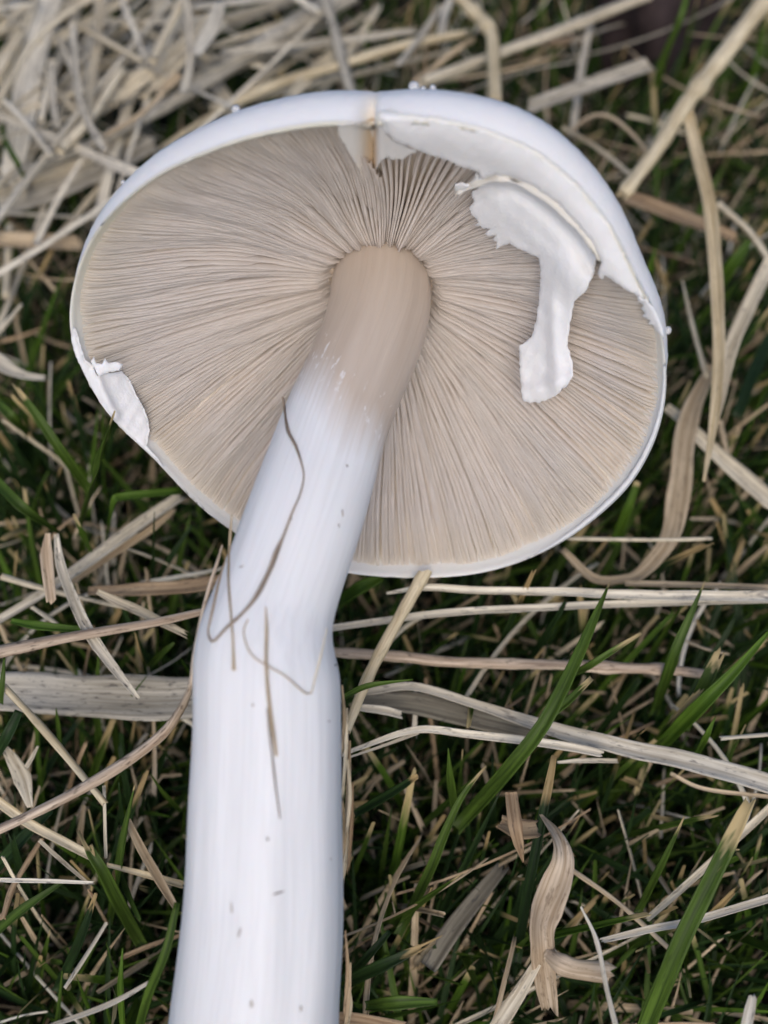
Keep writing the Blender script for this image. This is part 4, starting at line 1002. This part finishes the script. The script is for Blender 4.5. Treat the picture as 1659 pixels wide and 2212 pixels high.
stuck('plant_fibre', 'speckled straw fibre rising from the hook of the dark fibre', [(450, 1358), (458, 1325), (468, 1280), (478, 1240), (488, 1210)], [6, 8, 9, 8, 5], 'brown')
stuck('plant_fibre', 'straight straw fibre lying along the flank of the stem', [(501, 1112), (498, 1150), (495, 1200), (494, 1260), (499, 1330), (503, 1380), (505, 1448)], [4, 8, 8, 7, 6, 6, 10], 'tan')
stuck('plant_fibre', 'thick tan straw splinter on the middle of the stem', [(574, 1310), (576, 1360), (575, 1420), (578, 1480), (586, 1550), (597, 1632)], [3, 9, 9, 10, 10, 9], 'tan')
stuck('plant_fibre', 'fine grey thread continuing below the thick tan splinter', [(577, 1530), (582, 1580), (590, 1650), (597, 1710), (605, 1768)], [4, 5, 5, 5, 3], 'thread')
stuck('plant_fibre', 'hair-thin curved thread crossing under the thick tan splinter', [(536, 1338), (528, 1355), (527, 1372), (535, 1400), (552, 1422), (585, 1442), (616, 1460), (645, 1485), (660, 1497), (672, 1497)], [3.5, 4, 4, 4, 4, 4, 4, 5, 5, 4], 'tan')
stuck('plant_fibre', 'short straw sliver rising from the curved thread end', [(673, 1498), (682, 1460), (692, 1420), (706, 1358)], [4, 6, 7, 3], 'pale')

# splinters of dry grass tucked along the stem's other flank
for i in range(11):
    y0 = [1480, 1530, 1560, 1600, 1640, 1690, 1730, 1780, 2010, 2080, 2120][i]
    ln = [150, 190, 120, 210, 160, 190, 140, 120, 180, 130, 100][i]
    x0 = 741 + (i * 37 % 17)
    d0 = .1455 + .0012 * (i % 4)
    P = catmull([at(x0 + (6 if i % 2 else -2), y0, d0), at(x0 + 3, y0 + ln * .5, d0 + .0005), at(x0 - 4, y0 + ln, d0 + .002)], 14)
    V, Fc, A = leaf_mesh(P, px_width(P, [4, 8 + i % 4, 6]), seed=400 + i, cup=.4, nrm=np.tile(-FWD, (14, 1)), fray=.0008)
    mesh_obj('straw_splinter', V, Fc, ['tan', 'pale', 'brown'][i % 3], attrs=A, label='thin upright dry grass splinter tucked against the flank of the stem', cat='straw splinter', group='dry splinters against the stem')

# water droplets on the cap skin
def drops():
    top = capV[:cap_np * 49]
    X, Y, D = project(top)
    w = Wave(9, 3)
    for lb, x, y, r in [('largest water droplet on the cap crest', 890, 188, .00075), ('small water droplet beside the largest one', 932, 190, .00045), ('tiny droplet between the two crest droplets', 912, 190, .0003),
                        ('lone water droplet on the cap above the longest stalk', 508, 228, .0006), ('tiny water droplet low on the cap shoulder', 243, 372, .0003), ('water droplet on the cap edge by the tattered margin', 1437, 715, .0006)]:
        k = np.argmin((X - x) ** 2 + (Y - y) ** 2 + 1e6 * (D > .19))
        p = top[k]
        rho, phi, z = w2loc(p)
        nn = loc2w(1.0, phi, -.35) - CC; nn /= np.linalg.norm(nn)
        blob('water_droplet', p + nn * r * .45, nn, r, r, r * .8, 'water', label=lb, cat='water drop', group='water droplets on the cap')
drops()

# dark clod beyond the cap
def clod():
    c = on_z(1405, 70, .006)
    V = []
    w = Wave(61, 2.0, 8, 2.0); w2 = Wave(62, 5, 9, 5)
    for i in range(21):
        th = math.pi * i / 20
        for j in range(36):
            f = 2 * math.pi * j / 36
            d = np.array([math.sin(th) * math.cos(f), math.sin(th) * math.sin(f), math.cos(th)])
            k = 1 + .16 * w(d[0] * 1.5 + d[2], d[1] * 1.5) + .05 * w2(d[0] + d[2], d[1] - d[2])
            V.append(c + d * k * np.array([.0125, .0085, .024]) + np.array([0, 0, .002]))
    mesh_obj('soil_clod', V, grid_faces(21, 36, True), 'clod', label='dark purplish-brown clod half buried beyond the cap', cat='clod')
clod()

# ------------------------------------------------------------------ scattered grass and straw
CAPPOLY = np.array([(805, 185), (890, 180), (1050, 198), (1200, 272), (1310, 388), (1382, 500), (1400, 615), (1440, 710), (1450, 850), (1408, 1000), (1300, 1120), (1150, 1212), (980, 1254), (750, 1244), (500, 1156), (380, 1040), (250, 915), (160, 750), (138, 640),
                    (155, 510), (235, 365), (350, 256), (500, 220), (700, 194)], float)
STEMPOLY = np.array([(s[0] - s[3] / 2 - 6, s[1]) for s in STEM[2:20]] + [(s[0] + s[3] / 2 + 6, s[1]) for s in STEM[19:1:-1]], float)
def inside(poly, x, y):
    x1, y1 = poly[:, 0], poly[:, 1]; x2, y2 = np.roll(x1, -1), np.roll(y1, -1)
    x, y = np.asarray(x)[..., None], np.asarray(y)[..., None]
    c = ((y1 > y) != (y2 > y)) & (x < (x2 - x1) * (y - y1) / (y2 - y1 + 1e-12) + x1)
    return c.sum(-1) % 2 == 1
_rimd = lambda x, y: ((CC - CAM) @ NAX) / ((FWD + RIGHT * 0) @ NAX + ((np.asarray(x) - 829.5) / F) * (RIGHT @ NAX) + ((1106 - np.asarray(y)) / F) * (UP @ NAX))
def clear_of_mushroom(P):
    """False for a blade with any point in front of or inside the mushroom"""
    x, y, d = project(P)
    a = inside(CAPPOLY, x, y) & (d < _rimd(x, y) + .036)
    b = inside(STEMPOLY, x, y) & (d < .163)
    return not (a.any() or b.any())

def blade_points(base, az, length, lean, droop, n):
    """centre line of a grass blade growing from the soil"""
    s = np.linspace(0, 1, n)
    ang = lean + droop * s
    hd = np.r_[0, np.cumsum(np.sin(ang[:-1]) * length / (n - 1))]
    hz = np.r_[0, np.cumsum(np.cos(ang[:-1]) * length / (n - 1))]
    return base + np.c_[np.cos(az) * hd, np.sin(az) * hd, hz]

def litter_points(c, az, length, tilt, bow, n):
    s = np.linspace(-.5, .5, n)
    side = np.array([-math.sin(az), math.cos(az), 0])
    d = np.array([math.cos(az) * math.cos(tilt), math.sin(az) * math.cos(tilt), math.sin(tilt)])
    P = c + s[:, None] * length * d + (bow * length * (s ** 2 * 4 - .5))[:, None] * side
    P[:, 2] = np.maximum(P[:, 2], GZ + .0012)
    return P

def zone(x, y):
    """which part of the lawn a photo point belongs to"""
    if y < 490 and x < 800: return 'heap'
    if y < 760: return 'beyond'
    if x > 720: return 'open'
    return 'flank'

def scatter_individuals():
    N_G = N_S = 0
    tries = 0
    cols = {'heap': ['pale', 'white', 'white', 'grey', 'pale'], 'beyond': ['pale', 'tan', 'grey', 'brown'], 'open': ['white', 'tan', 'brown', 'pale', 'tan'], 'flank': ['tan', 'pale', 'grey', 'brown', 'white']}
    word = {'pale': 'pale', 'white': 'bleached', 'grey': 'greyish', 'tan': 'tan', 'brown': 'brown', 'pink': 'pinkish'}
    marks = [(60, 200, 'the broad pale leaf'), (300, 180, 'the folded heap leaf'), (450, 60, 'the bleached leaf tip'), (600, 110, 'the longest grey stalk'), (900, 100, 'the pale yellow stalk'), (1060, 100, 'the cream jointed stalk'),
             (1280, 190, 'the cut grey stalk'), (1410, 60, 'the dark clod'), (1500, 220, 'the forked yellow stalk'), (1545, 600, 'the hanging branch'), (1460, 1050, 'the hooked brown leaf'), (60, 520, 'the stout striped stalk'),
             (60, 820, 'the bent pale leaf end'), (120, 1000, 'the split-tipped blade'), (200, 1200, 'the slanting ribbed stalk'), (110, 1290, 'the tan curled husk'), (250, 1505, 'the broadest grey leaf'), (45, 1680, 'the torn pale scrap'),
             (240, 1890, 'the notched blade'), (300, 1650, 'the curved brown stalk'), (330, 2100, 'the leaning long blade'), (1000, 1300, 'the two level stalks'), (1000, 1430, 'the brown jointed stalk'), (900, 1540, 'the dull grey leaf'),
             (1350, 1620, 'the speckled folded leaf'), (1120, 1770, 'the torn brown scrap'), (1190, 1950, 'the curled tan leaf'), (850, 2080, 'the shredded blade end'), (980, 1990, 'the shadowed grey leaf'), (1500, 1970, 'the broad bleached-tip blade'),
             (1430, 1880, 'the narrow pale-tip blade'), (1250, 1450, 'the longest green blade'), (1540, 1480, 'the keeled green blade'), (1620, 2180, 'the white cut stub')]
    near = lambda P: (lambda x, y: 'beside ' + min(marks, key=lambda m: (m[0] - x) ** 2 + (m[1] - y) ** 2)[2])(*project(P.mean(0))[:2])
    quota_s = {'heap': 75, 'beyond': 45, 'open': 75, 'flank': 60}
    quota_g = {'heap': 14, 'beyond': 60, 'open': 110, 'flank': 75}
    cs, cg = dict.fromkeys(quota_s, 0), dict.fromkeys(quota_g, 0)
    while tries < 9000 and (cs != quota_s or cg != quota_g):
        tries += 1
        px, py = random.uniform(-30, 1690), random.uniform(-40, 2240)
        zn = zone(px, py)
        if inside(STEMPOLY, px, py) or (inside(CAPPOLY, px, py)): continue
        if cs[zn] < quota_s[zn]:
            dead_upright = zn in ('open', 'flank') and random.random() < .6
            if dead_upright:
                g = on_z(px, py, 0.0); g[2] = GZ
                L = random.uniform(.028, .047)
                P = blade_points(g, random.gauss(1.0, .9), L, random.uniform(.1, .8), random.uniform(0, .6), 9)
                wd = random.uniform(.0004, .0010)
                lw = ('short' if L < .037 else 'tall') + ' upright'
            else:
                c = on_z(px, py, random.uniform(.009, .024) if zn == 'heap' else random.uniform(.000, .020)); L = random.choice([random.uniform(.018, .030)] + [random.uniform(.040, .085)] * 2) if zn == 'heap' else random.choice([random.uniform(.008, .022)] * 3 + [random.uniform(.025, .045)])
                az = random.gauss(.75, .45) if zn == 'heap' and random.random() < .75 else random.uniform(0, math.pi)
                P = litter_points(c, az, L, random.gauss(0, .18 if zn != 'heap' else .08), random.gauss(0, .06 if zn != 'heap' else .018), 10)
                wd = random.choice([random.uniform(.0008, .0014), random.uniform(.0015, .0034)]) if zn == 'heap' else random.uniform(.0003, .0010)
                lw = ('short' if L < .025 else 'long') + (' slim' if wd < (.0014 if zn == 'heap' else .0007) else ' wide')
            if clear_of_mushroom(P):
                mt = random.choice(cols[zn])
                sd = 10000 + tries
                Wd = np.full(len(P), wd) * np.linspace(1.0, random.uniform(.4, .9), len(P))
                if wd > .0009 and random.random() < .3: V, Fc, A = stalk_mesh(P, Wd, 7, .8, seed=sd, hollow=False)
                else: V, Fc, A = leaf_mesh(P, Wd, cup=random.uniform(.1, .5), seed=sd, fray=wd * .9, roll=random.gauss(0, .5), across=5, bothfray=True)
                mesh_obj('straw_piece', V, Fc, mt, attrs=A, label=f'{lw} {word[mt]} straw lying loose {near(P)}' if not dead_upright else f'{lw} {word[mt]} dead blade {near(P)}', cat='straw', group=f'straws {near(P)}')
                cs[zn] += 1
        if cg[zn] < quota_g[zn] and random.random() < .8:
            g = on_z(px, py, 0.0); g[2] = GZ
            L = random.uniform(.034, .054)
            az = random.gauss(.95, .55) if random.random() < .65 else random.uniform(0, 6.28)
            P = blade_points(g, az, L, random.uniform(.05, .65), random.uniform(0, .75), 11)
            if clear_of_mushroom(P):
                wd = random.uniform(.0008, .0019)
                mt = random.choice(['green', 'deepgreen', 'green', 'bright', 'deepgreen'])
                cut = random.random() < .5
                Wd = np.interp(np.linspace(0, 1, 11), [0, .4, .8, 1], [.8, 1, .8, .5] if cut else [.8, 1, .55, .03]) * wd
                V, Fc, A = leaf_mesh(P, Wd, cup=random.uniform(.2, .5), seed=20000 + tries, fray=wd * .8 if cut else 0, roll=random.gauss(0, .5), across=5, tipstart=random.choice([2.0, .7, .8, .9]) if cut else random.choice([2.0, .9]), thick=.00016)
                wn = {'green': 'mid green', 'deepgreen': 'dark green', 'bright': 'bright green'}[mt]
                tw = 'blunt mown' if cut else 'pointed'
                sw = 'narrow' if wd < .0013 else 'wide'
                mesh_obj('grass_leaf', V, Fc, mt, attrs=A, label=f'{sw} {wn} {tw} grass blade growing {near(P)}', cat='grass blade', group=f'grass blades {near(P)}')
                cg[zn] += 1
scatter_individuals()

def scatter_mass(name, label, mats, count, make, across3=True):
    V, Fc, A, Tp, MI, off = [], [], [], [], [], 0
    for i in range(count):
        res = make(i)
        if res is None: continue
        P, W, mi, tip0 = res
        n = len(P)
        nr = np.tile([random.gauss(0, .5), random.gauss(-.2, .5), 1.0], (n, 1))
        T, S, U = frames(P, nr)
        L = np.r_[0, np.cumsum(np.linalg.norm(np.diff(P, axis=0), axis=1))]
        h = (W / 2)[:, None]
        rows = np.stack([P - S * h + U * h * .45, P, P + S * h + U * h * .45], 1)
        V.append(rows.reshape(-1, 3))
        A.append(np.stack([np.c_[L + i * .013, np.full(n, v), np.full(n, i * .0007)] for v in (-1e-3, 0, 1e-3)], 1).reshape(-1, 3) * [1, 1, 1])
        Tp.append(np.repeat(np.clip((L / L[-1] - tip0) / max(1 - tip0, .05), 0, 1) if tip0 < 1 else np.zeros(n), 3))
        f = grid_faces(n, 3)
        Fc += [tuple(a + off for a in q) for q in f]; MI += [mi] * len(f)
        off += 3 * n
    o = mesh_obj(name, np.vstack(V), Fc, M[mats[0]], origin=np.zeros(3), attrs={'fib': np.vstack(A), 'tip': np.concatenate(Tp)}, label=label, kind='stuff')
    for m in mats[1:]: o.data.materials.append(M[m])
    o.data.polygons.foreach_set('material_index', MI)
    return o

def rand_ground():
    while True:
        if True:
            px, py = random.uniform(-60, 1720), random.uniform(-60, 2290)
            g = on_z(px, py, 0.0)
        else:
            g = np.array([random.uniform(-.24, .24), random.uniform(-.12, .42), 0.0])
        g[2] = GZ
        return g

def mk_thatch(i):
    g = rand_ground()
    x, y, d = project(g)
    L = random.uniform(.006, .024) if zone(x, y) != 'heap' else random.uniform(.012, .040)
    P = litter_points(g + [0, 0, random.uniform(.0005, .023 if zone(x, y) == 'heap' else .012)], random.uniform(0, math.pi), L, random.gauss(0, .35), random.gauss(0, .1), 5)
    if not clear_of_mushroom(P): return None
    zn = zone(x, y)
    if random.random() < {'heap': .72, 'beyond': .55, 'open': .78, 'flank': .72}[zn]: return None
    mi = random.choices(range(5), {'heap': [4, 5, 1, .4, 0], 'beyond': [2, 1, 3, 3, 1], 'open': [.5, .2, 2, 4, 2], 'flank': [.6, .3, 2, 4, 2]}[zn])[0]
    return P, np.linspace(1, .5, 5) * random.uniform(.0002, .0007), mi, 2
scatter_mass('straw_litter', 'fine broken straw and thatch between the grass shoots', ['pale', 'white', 'tan', 'brown', 'greyd'], 7500, mk_thatch)

def mk_grass(i):
    g = rand_ground()
    x, y, d = project(g)
    zn = zone(x, y)
    if zn == 'heap' and random.random() < .35: return None
    L = random.uniform(.020, .041) if zn != 'beyond' else random.uniform(.018, .035)
    az = random.gauss(.95, .8) if random.random() < .5 else random.uniform(0, 6.28)
    P = blade_points(g, az, L, random.uniform(.0, .8), random.uniform(0, .8), 6)
    if not clear_of_mushroom(P): return None
    wd = random.uniform(.0005, .0014) if zn != 'beyond' else random.uniform(.0003, .0010)
    cut = random.random() < .5
    W = np.interp(np.linspace(0, 1, 6), [0, .4, .8, 1], [.7, 1, .85, .6] if cut else [.7, 1, .5, .04]) * wd
    dead = random.random() < .12
    mi = 3 if dead else random.choices([0, 1, 2], [3, 6, .6])[0]
    return P, W, mi, (.75 if cut and random.random() < .5 else 2)
scatter_mass('grass', 'short green lawn grass growing under and around the mushroom', ['green', 'deepgreen', 'bright', 'tan'], 5200, mk_grass)

# the same lawn going on beyond the picture on every side
def lawn_beyond(name, label, mats, weights, N, lying):
    r = np.random.default_rng(len(name) + N)
    X, Y = r.uniform(-.30, .30, N), r.uniform(-.18, .50, N)
    g = np.c_[X, Y, np.full(N, GZ)]
    px, py, d = project(g)
    out = (px < -60) | (px > 1720) | (py < -60) | (py > 2290) | (d < .05)
    g = g[out]; N = len(g); n = 4
    s_ = np.linspace(0, 1, n)[None, :, None]
    az = r.uniform(0, 6.283, N)
    hd = np.c_[np.cos(az), np.sin(az), np.zeros(N)][:, None, :]
    if lying:
        L = r.uniform(.008, .030, N)[:, None, None]
        P = (g + np.c_[np.zeros(N), np.zeros(N), r.uniform(.001, .018, N)])[:, None, :] + hd * (s_ - .5) * L + np.array([0, 0, 1.0]) * (s_ - .5) * L * r.normal(0, .3, N)[:, None, None]
        P[..., 2] = np.maximum(P[..., 2], GZ + .001)
        W = r.uniform(.0003, .0012, N)[:, None] * np.array([1, 1, .9, .6])
    else:
        L = r.uniform(.022, .043, N)[:, None, None]
        lean = r.uniform(.1, .9, N)[:, None, None]
        P = g[:, None, :] + hd * (np.sin(lean) * s_ + .35 * s_ ** 2) * L + np.array([0, 0, 1.0]) * (np.cos(lean) * s_ - .15 * s_ ** 2) * L
        W = r.uniform(.0006, .0018, N)[:, None] * np.array([.8, 1, .75, .12])
    side = np.cross(hd, np.array([0, 0, 1.0])) + r.normal(0, .3, (N, 1, 3))
    side /= np.linalg.norm(side, axis=2)[..., None]
    h = W[..., None] / 2
    V = np.stack([P - side * h + [0, 0, .00015], P, P + side * h + [0, 0, .00015]], 2).reshape(-1, 3)
    b = (np.arange(N) * n * 3)[:, None, None]
    i = np.arange(n - 1)[None, :, None] * 3
    j = np.arange(2)[None, None, :]
    k = b + i + j
    Fc = np.stack([k, k + 1, k + 4, k + 3], -1).reshape(-1, 4)
    fib = np.stack([np.broadcast_to(s_[..., 0] * .02 + np.arange(N)[:, None] * .013, (N, n))[..., None].repeat(3, 2), np.broadcast_to(np.array([-1e-3, 0, 1e-3]), (N, n, 3)), np.broadcast_to(np.arange(N)[:, None, None] * .0007, (N, n, 3))], -1).reshape(-1, 3)
    o = mesh_obj(name, V, Fc, M[mats[0]], origin=np.zeros(3), attrs={'fib': fib, 'tip': np.zeros(len(V))}, label=label, kind='stuff')
    for m in mats[1:]: o.data.materials.append(M[m])
    w = np.array(weights, float)
    mi = r.choice(len(mats), N, p=w / w.sum()).repeat((n - 1) * 2)
    o.data.polygons.foreach_set('material_index', mi.astype(np.int32))
lawn_beyond('grass', 'short green lawn grass going on around the straw heap', ['green', 'deepgreen', 'bright', 'tan'], [3, 6, .6, 1.5], 36000, False)
lawn_beyond('straw_litter', 'broken straw and thatch going on around the lawn', ['pale', 'white', 'tan', 'brown', 'greyd'], [1, .6, 2, 3, 1], 15000, True)

for o in SC.objects:
    if '_o' in o: del o['_o']
